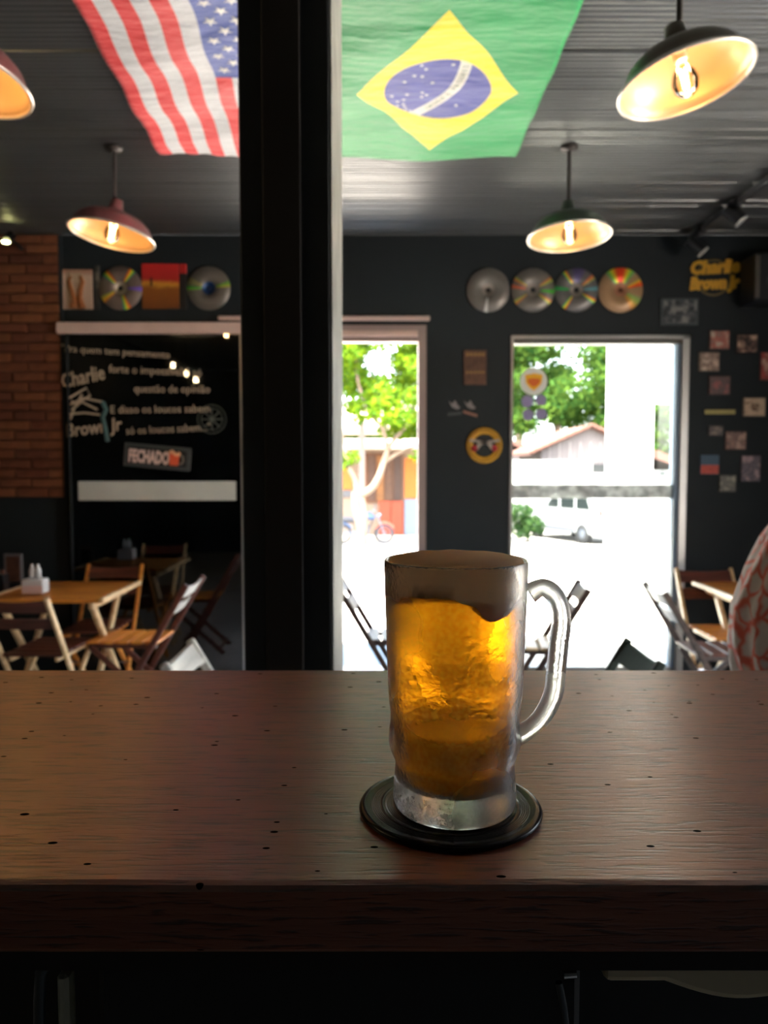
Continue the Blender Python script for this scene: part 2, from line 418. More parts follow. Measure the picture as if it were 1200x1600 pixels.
# stickers on the pane
def disc(cx, cz, y, r, t=0.002, n=32, rz=1.0):
    mb = MB(); prof = [(0.0001, -t/2), (r, -t/2), (r, t/2), (0.0001, t/2)]
    return mb.lathe(prof, n, (cx, y, cz), M=Matrix.Rotation(PI/2, 3, 'X'), smooth=False)
c = P(834, 596, WY+.04)
stk = tag(disc(c.x, c.z, WY+.040, 0.098).build('round_sticker', mat('sticker_white', srgb(225, 225, 222), 0.6)), 'round white sticker with a yellow shield on the right door glass', 'sticker')
sh = [(-.062, .045), (0, .058), (.062, .045), (.056, -.01), (.03, -.045), (0, -.066), (-.03, -.045), (-.056, -.01)]
MB().prism([(c.x+x, c.z+z) for x, z in sh], WY+.036, WY+.039).build('shield', mat('shield_gold', srgb(240, 180, 40), 0.6), stk)
MB().prism([(c.x+x*.72, c.z+z*.5-.006) for x, z in sh], WY+.033, WY+.0359).build('shield_centre', mat('shield_orange', srgb(226, 110, 40), 0.6), stk)
lil = mat('lilac_sticker', srgb(150, 140, 185), 0.7)
for i, (x, y, w) in enumerate(((824, 627, 'upper left'), (845, 625, 'upper right'), (825, 648, 'lower left'), (846, 647, 'lower right'))):
    q = P(x, y, WY+.04)
    tag(disc(q.x, q.z, WY+.040, 0.040 if i else 0.043, n=20).build('small_sticker', lil), 'small lilac round sticker, %s of the four under the shield sticker' % w, 'sticker', 'lilac stickers on the door glass')

# door_1, the left doorway: header, rail, frame
d1 = struct(empty('door_1', ((A0+A1)/2, WY, 0)))
warm_frame = mat('frame_warm_grey', srgb(160, 142, 138), 0.5, 0.1, var=0.05)
zt = P(0, 530, WY).z; zin = P(0, 517, WY).z
rel(span(A0, A1, WY-0.012, WY+0.10, zin, AT, 0.003).build('frame_head', warm_frame), d1)
rel(span(A0, A1-0.06, WY-0.03, WY+0.06, zt+0.015, zin, 0.006).build('frame_rail', alu_pink), d1)
rel(span(A0, A1-0.06, WY-0.01, WY+0.06, zt-0.02, zt+0.015, 0.003).build('frame_rail', warm_frame), d1)
rel(span(A1-0.058, A1, WY-0.015, WY+0.10, 0, AT, 0.004).build('frame_jamb', warm_frame), d1)
rel(span(A0, A0+0.05, WY-0.015, WY+0.10, 0, AT, 0.004).build('frame_jamb', warm_frame), d1)
rel(fbox(340, 672, 493, 500, WY-0.06, WY-0.012, 0.006).build('sliding_track', alu_pink), d1)

# door_3, the closed glazed leaf on the left
DY = WY-0.075
d3 = struct(empty('door_3', (P(230, 0, DY).x, DY, 0)))
x0, x1 = P(88, 0, DY).x, P(378, 0, DY).x
rel(fbox(87, 378, 503, 521, DY-0.02, DY+0.03, 0.005).build('header_bar', alu_pink), d3)
zb0 = P(0, 521, DY).z
rel(span(x1-0.042, x1, DY-0.012, DY+0.03, 0.02, zb0, 0.003).build('stile', alu), d3)
rel(span(P(89, 0, DY).x, P(89, 0, DY).x+0.02, DY-0.01, DY+0.03, 0.02, zb0, 0.003).build('stile', black_paint), d3)
rel(span(P(89, 0, DY).x+0.02, x1-0.042, DY, DY+0.008, 0.02, zb0).build('pane', dark_glass), d3)
rel(span(P(89, 0, DY).x, x1, DY+.03, DY+0.05, 0.0, zb0).build('inner_panel', black_paint), d3)
rel(fbox(122, 369, 752, 782, DY-0.004, DY-0.001).build('white_band', white_band), d3)
ty = DY-0.003
for t, a, b_, h in (('"Pra quem tem pensamento', (95, 549), (265, 560), 11), ('forte o impossível é só', (170, 582), (315, 588), 12),
                    ('questão de opinião', (209, 613), (328, 614), 12), ('E disso os loucos sabem', (172, 646), (328, 644), 12), ('só os loucos sabem..."', (197, 679), (329, 673), 12)):
    o = fit_text(t, P(*a, ty), P(*b_, ty), h*WY/1200, 'lettering', chalk, None); rel(o, d3)
for t, a, b_, h, bo_ in (('Charlie', (97, 607), (164, 592), 22, .002), ('Brown Jr', (103, 683), (190, 672), 20, .002)):
    o = fit_text(t, P(*a, ty), P(*b_, ty), h*WY/1200, 'lettering', chalk, None, shear=0.15, bold=bo_); rel(o, d3)
scr = [[(108, 622), (135, 606), (141, 618), (118, 632), (112, 626)], [(110, 632), (130, 622), (160, 628)], [(112, 640), (128, 628), (152, 640)], [(108, 647), (132, 645), (156, 648)], [(110, 655), (116, 638), (128, 616)]]
smb = MB()
for s_ in scr: smb.tube([P(x, y, ty) for x, y in s_], 0.007, 6)
rel(smb.build('scrawl', chalk), d3)
rel(MB().tube([P(x, y, ty) for x, y in ((160, 628), (166, 640), (160, 652), (164, 668), (168, 690))], 0.016, 8).build('scrawl', teal_print), d3)
# round faint mandala
q = P(331, 655, ty); rmb = MB()
for R_ in (.10, .075): rmb.tube([q+Vector((R_*math.cos(t), 0, R_*math.sin(t))) for t in [2*PI*i/28 for i in range(29)]], .0025, 4, False)
for i in range(8): rmb.tube([q, q+Vector((.075*math.cos(i*PI/4), 0, .075*math.sin(i*PI/4)))], .004, 4)
rel(rmb.build('mandala_print', chalk_dim), d3)
# closed sign
cs = empty('closed_sign', P(246, 714, DY-0.012), rot=(0, 0.085, 0))
tag(cs, 'dark FECHADO sign with pale letters and a red mug on the left glass door', 'sign')
box((0, 0, 0), (0.47, 0.012, 0.165), 0.004).build('sign_board', mat('sign_frame', srgb(62, 66, 66), 0.5), cs)
box((0, -0.008, 0), (0.42, 0.006, 0.115), 0.002).build('sign_face', mat('sign_black', srgb(20, 20, 20), 0.5), cs)
pinkish = mat('sign_letters', srgb(226, 196, 186), 0.6)
fit_text('FECHADO', (-0.2, -0.0125, -0.045), (0.085, -0.0125, -0.045), 0.085, 'lettering', pinkish, cs, bold=.006)
mg = MB().prism([(.092, -.05), (.152, -.05), (.160, .03), (.086, .03)], -0.018, -0.011).build('mug_icon', mat('mug_red', srgb(222, 96, 60), 0.6), cs)
MB().tube([(.086+i*.0185, -.015, .036+.012*math.sin(i*1.7)) for i in range(5)], .013, 8).build('mug_foam', mat('mug_foam_print', srgb(230, 170, 130), 0.6), mg)
MB().tube([(.158, -.015, .02), (.180, -.015, .018), (.186, -.015, -.01), (.178, -.015, -.034), (.155, -.015, -.036)], .006, 6).build('mug_handle', mat('mug_grey', srgb(120, 112, 100), 0.6), mg)

# ------------------------------------------------------------------ pillar
PY0, PY1 = 1.5, 1.86
px0, px1 = P(377, 600, PY0).x, P(516.5, 600, PY0).x
pil = struct(span(px0, px1, PY0, PY1, 0, CZ, 0.003).build('pillar', pillar_paint))
span(px1-0.0005, px1+0.004, PY0+0.002, PY1, 0, CZ-.001).build('pillar_side_face', pillar_side, pil)
span(px0+0.045, px0+0.118, PY0-0.006, PY0+.001, 0, CZ-.001, 0.002).build('pillar_board', mat('pillar_brown', srgb(36, 31, 28), 0.6, var=0.1), pil)

# ------------------------------------------------------------------ bar counter
CT = P(600, 1256, 0.44).z - 0.004
y_far = PZ(600, 1046, CT).y; y_near = PZ(600, 1381, CT).y
SLAB = CT - P(600, 1495, y_near).z
def slab():
    mb = MB(); N = 90; X0, X1 = -1.05, 1.45
    prof0 = [(y_near+.004, CT), (y_near+.0012, CT-.0012), (y_near, CT-.004), (y_near, CT-SLAB+.004), (y_near+.004, CT-SLAB), (y_far-.004, CT-SLAB), (y_far, CT-SLAB+.004), (y_far, CT-.004), (y_far-.004, CT)]
    vs = []; n = len(prof0)
    for i in range(N+1):
        x = X0+(X1-X0)*i/N; w = mn.noise((x*9, 0, 0))*.0009
        for k, (y, z) in enumerate(prof0):
            vs.append((x, y+(w if k < 4 else 0), z))
    fs = [(i*n+k, i*n+(k+1) % n, (i+1)*n+(k+1) % n, (i+1)*n+k) for i in range(N) for k in range(n)] + [list(range(n)), list(range(N*n, N*n+n))]
    mb.add(vs, fs); return mb
counter = empty('bar_counter', (0, (y_far+y_near)/2, 0))
tag(counter, 'long bar counter with thick red-brown worn wooden top across the foreground', 'counter')
def relc(o, par=counter): o.location = Vector(o.location)-Vector(par.location); o.parent = par; return o
ctop = slab().build('counter_top', counter_wood)
uvl = ctop.data.uv_layers.new(name='UVMap')
for lp in ctop.data.loops:
    co = ctop.data.vertices[lp.vertex_index].co; uvl.data[lp.index].uv = (co.x, co.y-co.z)
cfront = counter_wood.copy(); cfront.name = 'counter_edge_wood'; ctop.data.materials.append(cfront)
pb = cfront.node_tree.nodes['Principled BSDF']; pb.inputs['IOR'].default_value = 1.6; pb.inputs['Specular IOR Level'].default_value = .5
for p in ctop.data.polygons:
    if p.normal.z < .3: p.material_index = 1
relc(ctop)
cab = mat('cabinet_black', srgb(22, 25, 26), 0.6, var=0.1)
relc(span(-1.0, 1.4, y_near+.022, y_near+.06, CT-SLAB-.022, CT-SLAB+.001).build('apron', mat('apron_dark', srgb(34, 28, 25), 0.7)))
relc(span(-1.0, 1.4, y_far-.05, y_far-.02, 0, CT-SLAB-.0).build('front_panel', cab))
relc(span(P(114, 0, y_near+.045).x, P(938, 0, y_near+.04).x, y_near+.045, y_far-.06, 0, CT-SLAB-.02, 0.004).build('cabinet_box', cab))
relc(MB().beam(P(103, 1514, y_near+.06), P(105, 1514, y_near+.06)-Vector((0, 0, 1.12)), .0065, .012, .002).build('wooden_upright', mat('raw_wood', srgb(240, 230, 200), 0.7, var=0.3, scale=60, stretch=(1, 1, .1))))
relc(MB().tube([P(78, 1498, y_near+.05), P(64, 1520, y_near+.05), P(62, 1560, y_near+.05), P(62, 1700, y_near+.05)], .0035, 8).build('black_hose', mat('hose_black', srgb(44, 56, 60), 0.4)))
relc(MB().tube([P(880, 1522, y_near+.03), P(900, 1520.5, y_near+.03)], .0025, 10).build('chrome_latch', chrome))
relc(MB().tube([P(873, 1535, y_near+.035), P(880, 1570, y_near+.035), P(886, 1620, y_near+.035)], .002, 8).build('grey_cable', mat('cable_grey', srgb(70, 80, 84), 0.4)))
cr = P(1100, 1500, y_near+.05)
pw = (y_near+.05)/1200*1.02
poly = [(945, 1493), (945, 1537), (1040, 1537)] + [(1040+ (i/8)*150, 1537+28*math.sin(i/8*PI*0.62)) for i in range(1, 9)] + [(1290, 1550), (1330, 1530), (1330, 1493)]
pts = [P(x, y, y_near+.05) for x, y in poly]
bs = tag(MB().prism([(p.x, p.z) for p in pts], y_near+.05, y_near+.2).build('cream_basin', mat('cream_enamel', srgb(226, 208, 170), 0.5, var=0.08)), 'cream rounded basin hung under the right end of the counter', 'basin')
bv = bs.modifiers.new('bevel', 'BEVEL'); bv.width = .004; bv.segments = 3

# ------------------------------------------------------------------ record coaster
cc = Vector((P(703, 1258, .442).x, PZ(703, 1257, CT+.003).y, CT))
RC = 0.0536
coaster = empty('record_coaster', cc)
tag(coaster, 'round black vinyl record coaster under the beer mug', 'coaster')
pr = [(.0001, .0), (RC-.004, 0), (RC-.001, .0008), (RC, .0022), (RC-.0008, .0036), (RC-.0025, .0043), (RC-.005, .0042), (RC-.0068, .0037)]
r = RC-.0075
while r > .026:
    pr += [(r, .0038), (r-.0003, .0034), (r-.0006, .0038)]; r -= (.0042 if abs(r-.040) < .002 or abs(r-.034) < .001 else .0011)
pr += [(.024, .0036), (.0001, .0036)]
MB().lathe(pr, 96).build('record_disc', vinyl, coaster)
MB().lathe([(.0001, .0037), (.018, .0037), (.018, .0040), (.0001, .0040)], 32).build('record_label', mat('label_grey', srgb(60, 58, 56), 0.6), coaster)

# ------------------------------------------------------------------ beer mug
def frost_glass(haze=.07, r1=.28, nm='frosted_mug_glass'):
    m = bpy.data.materials.new(nm); m.use_nodes = True; g = NG(m); b = g.N['Principled BSDF']
    tc = g.new('ShaderNodeTexCoord')
    n = g.new('ShaderNodeTexNoise'); n.inputs['Scale'].default_value = 18; n.inputs['Detail'].default_value = 2; g.L.new(tc.outputs['Object'], n.inputs[0])
    f = g.new('ShaderNodeTexNoise'); f.inputs['Scale'].default_value = 420; f.inputs['Detail'].default_value = 4; g.L.new(tc.outputs['Object'], f.inputs[0])
    mr = g.new('ShaderNodeMapRange'); mr.inputs[1].default_value = .42; mr.inputs[2].default_value = .56; mr.inputs[3].default_value = .16; mr.inputs[4].default_value = r1
    g.L.new(n.outputs[0], mr.inputs[0]); g.L.new(mr.outputs[0], b.inputs['Roughness'])
    b.inputs['Base Color'].default_value = (.93, .95, .94, 1); b.inputs['Transmission Weight'].default_value = 1; b.inputs['IOR'].default_value = 1.47
    bp = g.new('ShaderNodeBump'); bp.inputs['Strength'].default_value = .6; bp.inputs['Distance'].default_value = .0005
    g.L.new(f.outputs[0], bp.inputs['Height']); g.L.new(bp.outputs[0], b.inputs['Normal'])
    # thin haze of frost
    df = g.new('ShaderNodeBsdfDiffuse'); df.inputs[0].default_value = (.75, .78, .78, 1)
    tl = g.new('ShaderNodeBsdfTranslucent'); tl.inputs[0].default_value = (.75, .78, .78, 1)
    a = g.new('ShaderNodeMixShader'); a.inputs[0].default_value = .5; g.L.new(df.outputs[0], a.inputs[1]); g.L.new(tl.outputs[0], a.inputs[2])
    mx = g.new('ShaderNodeMixShader'); mr2 = g.new('ShaderNodeMapRange'); mr2.inputs[1].default_value = .40; mr2.inputs[2].default_value = .62; mr2.inputs[3].default_value = haze*.3; mr2.inputs[4].default_value = haze
    g.L.new(n.outputs[0], mr2.inputs[0])
    sz = g.new('ShaderNodeSeparateXYZ'); g.L.new(tc.outputs['Object'], sz.inputs[0]); mb_ = g.new('ShaderNodeMapRange'); mb_.inputs[1].default_value = .024; mb_.inputs[2].default_value = .010; mb_.inputs[3].default_value = 0; mb_.inputs[4].default_value = .45
    g.L.new(sz.outputs[2], mb_.inputs[0]); fn = g.new('ShaderNodeMapRange'); fn.inputs[1].default_value = .38; fn.inputs[2].default_value = .60; g.L.new(f.outputs[0], fn.inputs[0])
    g.L.new(g.m('ADD', mr2.outputs[0], g.m('MULTIPLY', mb_.outputs[0], fn.outputs[0])), mx.inputs[0])
    out = [q for q in g.N if q.type == 'OUTPUT_MATERIAL'][0]
    g.L.new(b.outputs[0], mx.inputs[1]); g.L.new(a.outputs[0], mx.inputs[2]); g.L.new(mx.outputs[0], out.inputs[0])
    return m
def beer_mat():
    m = bpy.data.materials.new('cloudy_amber_beer'); m.use_nodes = True; g = NG(m)
    g.N.remove(g.N['Principled BSDF']); out = [q for q in g.N if q.type == 'OUTPUT_MATERIAL'][0]
    tc = g.new('ShaderNodeTexCoord')
    n = g.new('ShaderNodeTexNoise'); n.inputs['Scale'].default_value = 13; n.inputs['Detail'].default_value = 3; n.inputs['Distortion'].default_value = .5; g.L.new(tc.outputs['Object'], n.inputs[0])
    f = g.new('ShaderNodeTexNoise'); f.inputs['Scale'].default_value = 420; f.inputs['Detail'].default_value = 3; g.L.new(tc.outputs['Object'], f.inputs[0])
    rf = g.new('ShaderNodeBsdfRefraction'); rf.inputs['Color'].default_value = (.95, .56, .06, 1); rf.inputs['IOR'].default_value = 1.12
    rf.inputs['Roughness'].default_value = .22
    tl = g.new('ShaderNodeBsdfTranslucent'); gr_ = g.new('ShaderNodeMapRange'); gr_.inputs[1].default_value = .36; gr_.inputs[2].default_value = .64; g.L.new(f.outputs[0], gr_.inputs[0]); g.L.new(g.mix(gr_.outputs[0], (.78, .36, .03, 1), (1.0, .72, .20, 1)), tl.inputs[0])
    df = g.new('ShaderNodeBsdfDiffuse'); df.inputs[0].default_value = (.66, .36, .07, 1)
    bp = g.new('ShaderNodeBump'); bp.inputs['Strength'].default_value = .5; bp.inputs['Distance'].default_value = .0005
    g.L.new(f.outputs[0], bp.inputs['Height'])
    for q in (rf, df): g.L.new(bp.outputs[0], q.inputs['Normal'])
    a = g.new('ShaderNodeMixShader'); a.inputs[0].default_value = .3; g.L.new(tl.outputs[0], a.inputs[1]); g.L.new(df.outputs[0], a.inputs[2])
    mr = g.new('ShaderNodeMapRange'); mr.inputs[1].default_value = .35; mr.inputs[2].default_value = .65; mr.inputs[3].default_value = .45; mr.inputs[4].default_value = .75
    g.L.new(n.outputs[0], mr.inputs[0])
    # thawed clear patches in the cloudy ice, ragged edges
    w = g.new('ShaderNodeTexNoise'); w.inputs['Scale'].default_value = 110; w.inputs['Detail'].default_value = 7; w.inputs['Roughness'].default_value = .7; g.L.new(tc.outputs['Object'], w.inputs[0])
    wo = g.new('ShaderNodeVectorMath', operation='MULTIPLY_ADD'); g.L.new(w.outputs['Color'], wo.inputs[0]); wo.inputs[1].default_value = (.014, 0, .014); g.L.new(tc.outputs['Object'], wo.inputs[2])
    sx = g.new('ShaderNodeSeparateXYZ'); g.L.new(wo.outputs[0], sx.inputs[0])
    tot = None
    for (cx, cz, rx, rz, rot) in ((.0235, .107, .0085, .026, -.12), (.000, .0565, .028, .0080, .05), (-.016, .080, .0055, .020, .45), (.014, .036, .006, .010, -.5), (.030, .085, .003, .03, 0)):
        dx = g.m('SUBTRACT', sx.outputs[0], cx+.007); dz = g.m('SUBTRACT', sx.outputs[2], cz+.007); c_, s_ = math.cos(rot), math.sin(rot)
        a_ = g.m('DIVIDE', g.m('ADD', g.m('MULTIPLY', dx, c_), g.m('MULTIPLY', dz, s_)), rx); b_ = g.m('DIVIDE', g.m('SUBTRACT', g.m('MULTIPLY', dz, c_), g.m('MULTIPLY', dx, s_)), rz)
        q = g.m('ADD', g.m('MULTIPLY', a_, a_), g.m('MULTIPLY', b_, b_)); tot = q if tot is None else g.m('MINIMUM', tot, q)
    pm = g.new('ShaderNodeMapRange'); pm.inputs[1].default_value = .65; pm.inputs[2].default_value = 1.15; pm.inputs[3].default_value = .12; pm.inputs[4].default_value = 1.0; g.L.new(tot, pm.inputs[0])
    mx = g.new('ShaderNodeMixShader'); g.L.new(g.m('MULTIPLY', mr.outputs[0], pm.outputs[0]), mx.inputs[0]); g.L.new(rf.outputs[0], mx.inputs[1]); g.L.new(a.outputs[0], mx.inputs[2])
    g.L.new(mx.outputs[0], out.inputs[0]); return m
def foam_mat():
    m = bpy.data.materials.new('beer_foam'); m.use_nodes = True; g = NG(m)
    g.N.remove(g.N['Principled BSDF']); out = [q for q in g.N if q.type == 'OUTPUT_MATERIAL'][0]
    tl = g.new('ShaderNodeBsdfTranslucent'); tl.inputs[0].default_value = (.98, .82, .62, 1)
    df = g.new('ShaderNodeBsdfDiffuse'); df.inputs[0].default_value = (.92, .80, .62, 1)
    a = g.new('ShaderNodeMixShader'); a.inputs[0].default_value = .38; g.L.new(tl.outputs[0], a.inputs[1]); g.L.new(df.outputs[0], a.inputs[2])
    tc = g.new('ShaderNodeTexCoord'); f = g.new('ShaderNodeTexNoise'); f.inputs['Scale'].default_value = 260; g.L.new(tc.outputs['Object'], f.inputs[0])
    bp = g.new('ShaderNodeBump'); bp.inputs['Strength'].default_value = .4; bp.inputs['Distance'].default_value = .0006
    g.L.new(f.outputs[0], bp.inputs['Height']); g.L.new(bp.outputs[0], df.inputs['Normal'])
    g.L.new(a.outputs[0], out.inputs[0]); return m
glassm = frost_glass()
mc = Vector((P(710, 1252, .438).x, cc.y-.003, CT+.0040))
mug = empty('beer_mug', mc)
tag(mug, 'frosted glass beer mug full of amber beer on the record coaster', 'mug')
HM = .1445
def lobes(th, z):
    w = max(0, 1-abs(z-.044)/.019); return .0008*w*math.cos(10*th) + (.00022*mn.noise((math.cos(th)*4, math.sin(th)*4, z*140)) if z > .002 else 0) + (.0006*mn.noise((math.cos(th)*2.5, math.sin(th)*2.5, z*90+7)) if .003 < z < .02 else 0)
prof = [(.0001, .0015), (.026, .0012), (.0325, 0), (.0350, .0022), (.0359, .006), (.0353, .018), (.0344, .0255), (.0347, .0285), (.0364, .0315), (.0378, .036), (.0381, .041), (.0376, .046), (.0368, .050),
        (.0371, .056), (.0381, .061), (.0387, .068), (.0392, .080), (.0399, .10), (.0406, .122), (.0411, .138), (.0412, .1435), (.0408, .1449), (.0399, .1449), (.0392, .1435),
        (.0388, .138), (.0383, .122), (.0376, .10), (.0369, .080), (.0363, .068), (.0357, .060), (.0350, .050), (.0345, .040), (.0333, .030), (.0328, .022), (.0315, .0175), (.028, .0152), (.0001, .0145)]
g_ = MB().lathe(prof, 80, mod=lobes).build('glass_body', glassm, mug, weld=True)
ss = g_.modifiers.new('s', 'SUBSURF'); ss.levels = 1; ss.render_levels = 1
# handle: thick glass loop on the right
hp = [(828, 927), (846, 918), (862, 925), (874, 945), (877, 972), (873, 1005), (869, 1045), (864, 1085), (848, 1118), (828, 1138), (806, 1150)]
hv = []
for x, y in hp:
    q = P(x, y, mc.y); hv.append(Vector((q.x-mc.x, 0, q.z-mc.z)))
def cr_spline(pts, k=5):
    out = []
    for i in range(len(pts)-1):
        p0 = pts[max(i-1, 0)]; p1 = pts[i]; p2 = pts[i+1]; p3 = pts[min(i+2, len(pts)-1)]
        for j in range(k):
            t = j/k; out.append(0.5*((2*p1) + (p2-p0)*t + (2*p0-5*p1+4*p2-p3)*t*t + (3*p1-p0-3*p2+p3)*t**3))
    out.append(pts[-1]); return out
hs = cr_spline(hv, 5); hr = []
for i in range(len(hs)):
    t = i/(len(hs)-1); hr.append(.0049 + .0008*math.sin(t*PI) + (.0010*(1-t/.08) if t < .08 else 0) + (.0012*(t-.9)/.1 if t > .9 else 0))
clear = frost_glass(.35, .40, 'mug_handle_glass')
mh = MB().tube(hs, hr, 20).build('handle', clear, mug); mh.scale = (1, 1, 1)
# beer and foam
def inr(z, tab=[(.0001, .0150), (.0315, .0180), (.0327, .022), (.0332, .030), (.0343, .040), (.0349, .050), (.0356, .060), (.0362, .068), (.0368, .080), (.0375, .10), (.0382, .122), (.0387, .138), (.0390, .146)]):
    for (r0, z0), (r1, z1) in zip(tab, tab[1:]):
        if z <= z1: return r0 + (r1-r0)*max(0, (z-z0))/(z1-z0)
    return tab[-1][0]
ZB = .126
bp_ = [(.0001, .0158), (.026, .0162), (.0310, .0185)] + [(inr(z)-.0003, z) for z in (.022, .030, .040, .050, .060, .068, .080, .090, .10, .112, .120, ZB)] + [(.030, ZB), (.0001, ZB)]
def edge(th, z): return 0
fine = [bp_[0], bp_[1], bp_[2]]
for a, b in zip(bp_[2:-2], bp_[3:-2]):
    for k in range(1, 8): fine.append((a[0]+(b[0]-a[0])*k/7, a[1]+(b[1]-a[1])*k/7))
fine += bp_[-2:]
def icy(th, z):
    if z < .019 or z > .1255: return 0
    p = (math.cos(th)*.037, math.sin(th)*.037, z)
    a = mn.fractal(tuple(c*95 for c in p), .6, 2.1, 4); b = mn.noise(tuple(c*38 for c in p))
    return -.0007 + .00042*a + .0004*b
bb_ = MB().lathe(fine, 200, mod=icy).build('beer', beer_mat(), mug, weld=True)
fm = MB(); n = 64; rings = []
def low(th): return -.0115*math.exp(-((th-5.2)/.30)**2) - .004*math.exp(-((th-3.4)/.3)**2) + .0009*math.sin(17*th) -.003*math.sin(th*1.0+.6) - .0025*math.sin(2*th+2) + .0012*math.sin(5*th)
fp = [(.0001, 0, 1), (.030, 0, 1), (1, 0, 1), (1, .004, 0), (1, .012, 0), (1, .019, 0), (.0382, .0208, 0), (.034, .0222, 0), (.027, .0232, 0), (.014, .0238, 0), (.0001, .0240, 0)]
vs = []
for (r_, dz, lo) in fp:
    for k in range(n):
        th = 2*PI*k/n; z = ZB - .002 + dz + (low(th) if lo and r_ > .02 else 0) + (.0006*mn.noise((math.cos(th)*r_*90, math.sin(th)*r_*90, 1)) if dz > .02 else 0)
        rr = (inr(z)-.00015) if r_ == 1 else r_
        vs.append((rr*math.cos(th), rr*math.sin(th), z))
fm.add(vs, [(i*n+k, i*n+(k+1) % n, (i+1)*n+(k+1) % n, (i+1)*n+k) for i in range(len(fp)-1) for k in range(n)], True)
fm.build('foam', foam_mat(), mug, weld=True)

# ------------------------------------------------------------------ pendant lamps
shade_out = {'green': mat('shade_green', srgb(74, 84, 74), 0.32, 0.6, var=0.08, scale=4), 'rose': mat('shade_rose', srgb(150, 98, 98), 0.34, 0.5, var=0.08, scale=4), 'brown': mat('shade_bronze', srgb(84, 78, 66), 0.32, 0.6, var=0.08, scale=4)}
shade_in = mat('shade_lining', srgb(206, 178, 140), 0.42, 0.45)
rim_m = mat('shade_rim', srgb(214, 206, 196), 0.3, 0.5)
cord_m = mat('pendant_stem', srgb(70, 64, 62), 0.4, 0.4)
bulb_glass = pane_mat('bulb_glass', (1, .93, .8, 1), 0.0, 1.2)
fil = mat('filament', (1, .6, .2, 1), emit=(1.0, 0.55, 0.16, 1), es=26)
def bulb_parts(par, z, s=1.0):
    b = MB().lathe([(.0001, -.115*s), (.018*s, -.111*s), (.032*s, -.095*s), (.036*s, -.075*s), (.030*s, -.050*s), (.018*s, -.028*s), (.014*s, -.010*s), (.014*s, 0)], 20, (0, 0, z)).build('bulb', bulb_glass, par)
    f = MB()
    for k in range(4):
        a = k*PI/2+.4; f.tube([(.009*s*math.cos(a), .009*s*math.sin(a), z-.035*s), (.006*s*math.cos(a+.3), .006*s*math.sin(a+.3), z-.09*s)], .0018*s, 6)
    f.build('filament', fil, b)
def pendant(X, Y, rimz, R, tx, ty_, label, kind, power):
    t = empty('pendant_lamp', (X, Y, CZ))
    tag(t, label, 'lamp', 'dome pendant lamps under the ceiling')
    L = CZ - rimz; hs_ = R*0.52
    M = Euler((tx, ty_, 0)).to_matrix()
    MB().lathe([(.0001, 0), (.045, 0), (.043, -.014), (.012, -.022), (.0001, -.022)], 20).build('ceiling_rose', cord_m, t)
    MB().tube([(0, 0, -.01), (0, 0, -L+hs_+.06)], .0095, 10).build('stem', cord_m, t)
    h = bpy.data.objects.new('shade', None)
    def T(mb): mb.v = [tuple(M @ Vector(v) + Vector((0, 0, -L+hs_))) for v in mb.v]; return mb
    out_p = [(.018, .075), (.028, .072), (.034, .035), (.042, .010), (.070, .002), (R*.52, -.010), (R*.70, -.026), (R*.82, -.048), (R*.89, -.072), (R*.93, -hs_*.90), (R*.965, -hs_*.95), (R, -hs_)]
    s_ = T(MB().lathe(out_p, 48)).build('shade', shade_out[kind], t)
    inp = [(.0001, .0), (.045, -.002), (.070, -.006), (R*.51, -.017), (R*.685, -.033), (R*.80, -.054), (R*.87, -.077), (R*.91, -hs_*.90), (R*.945, -hs_*.95), (R*.985, -hs_-.0005)]
    T(MB().lathe(inp, 48)).build('lining', shade_in, s_)
    T(MB().lathe([(R*.985+.006*math.cos(a), -hs_+.006*math.sin(a)) for a in [2*PI*i/8 for i in range(9)]], 48)).build('rim', rim_m, s_)
    hol = empty('lamp_holder_axis')  # replaced below
    bpy.data.objects.remove(hol)
    T(MB().lathe([(.0001, .0), (.020, .0), (.020, -.035), (.016, -.04), (.0001, -.04)], 16)).build('socket', rim_m, t)
    b = MB().lathe([(.0001, -.150), (.018, -.146), (.034, -.128), (.039, -.105), (.033, -.078), (.019, -.055), (.015, -.040), (.015, -.036)], 20)
    bo_ = T(b).build('bulb', bulb_glass, t)
    f = MB()
    for k in range(4):
        a = k*PI/2+.4; f.tube([(.010*math.cos(a), .010*math.sin(a), -.065), (.007*math.cos(a+.3), .007*math.sin(a+.3), -.122)], .0026, 6)
    T(f).build('filament', fil, bo_)
    ld = bpy.data.lights.new('bulb_light', 'POINT'); ld.energy = power*.11; ld.color = (1, .56, .24); ld.shadow_soft_size = .02
    lo = bpy.data.objects.new('bulb_light', ld); COL.objects.link(lo); lo.parent = t
    lo.location = M @ Vector((0, 0, -.135)) + Vector((0, 0, -L+hs_))
    return t
ZR = 2.68
pendant(.940, 4.0, ZR-.02, .211, math.radians(-5), math.radians(-2), 'green dome pendant lamp over the right glass door, the smaller seen on the right', 'green', 6)
pendant(.890, 2.4, ZR-.03, .198, math.radians(-6), math.radians(-10), 'tilted dome pendant lamp beside the green flag, top right corner', 'brown', 6)
pendant(-1.37, 4.0, ZR-.015, .215, math.radians(-5), math.radians(9), 'rose-tinted dome pendant lamp between the left glass door and the striped flag', 'rose', 7)
pendant(-1.265, 2.4, ZR-.02, .208, math.radians(-6), math.radians(9), 'rose-tinted dome pendant lamp cut by the left edge of the picture', 'rose', 7)
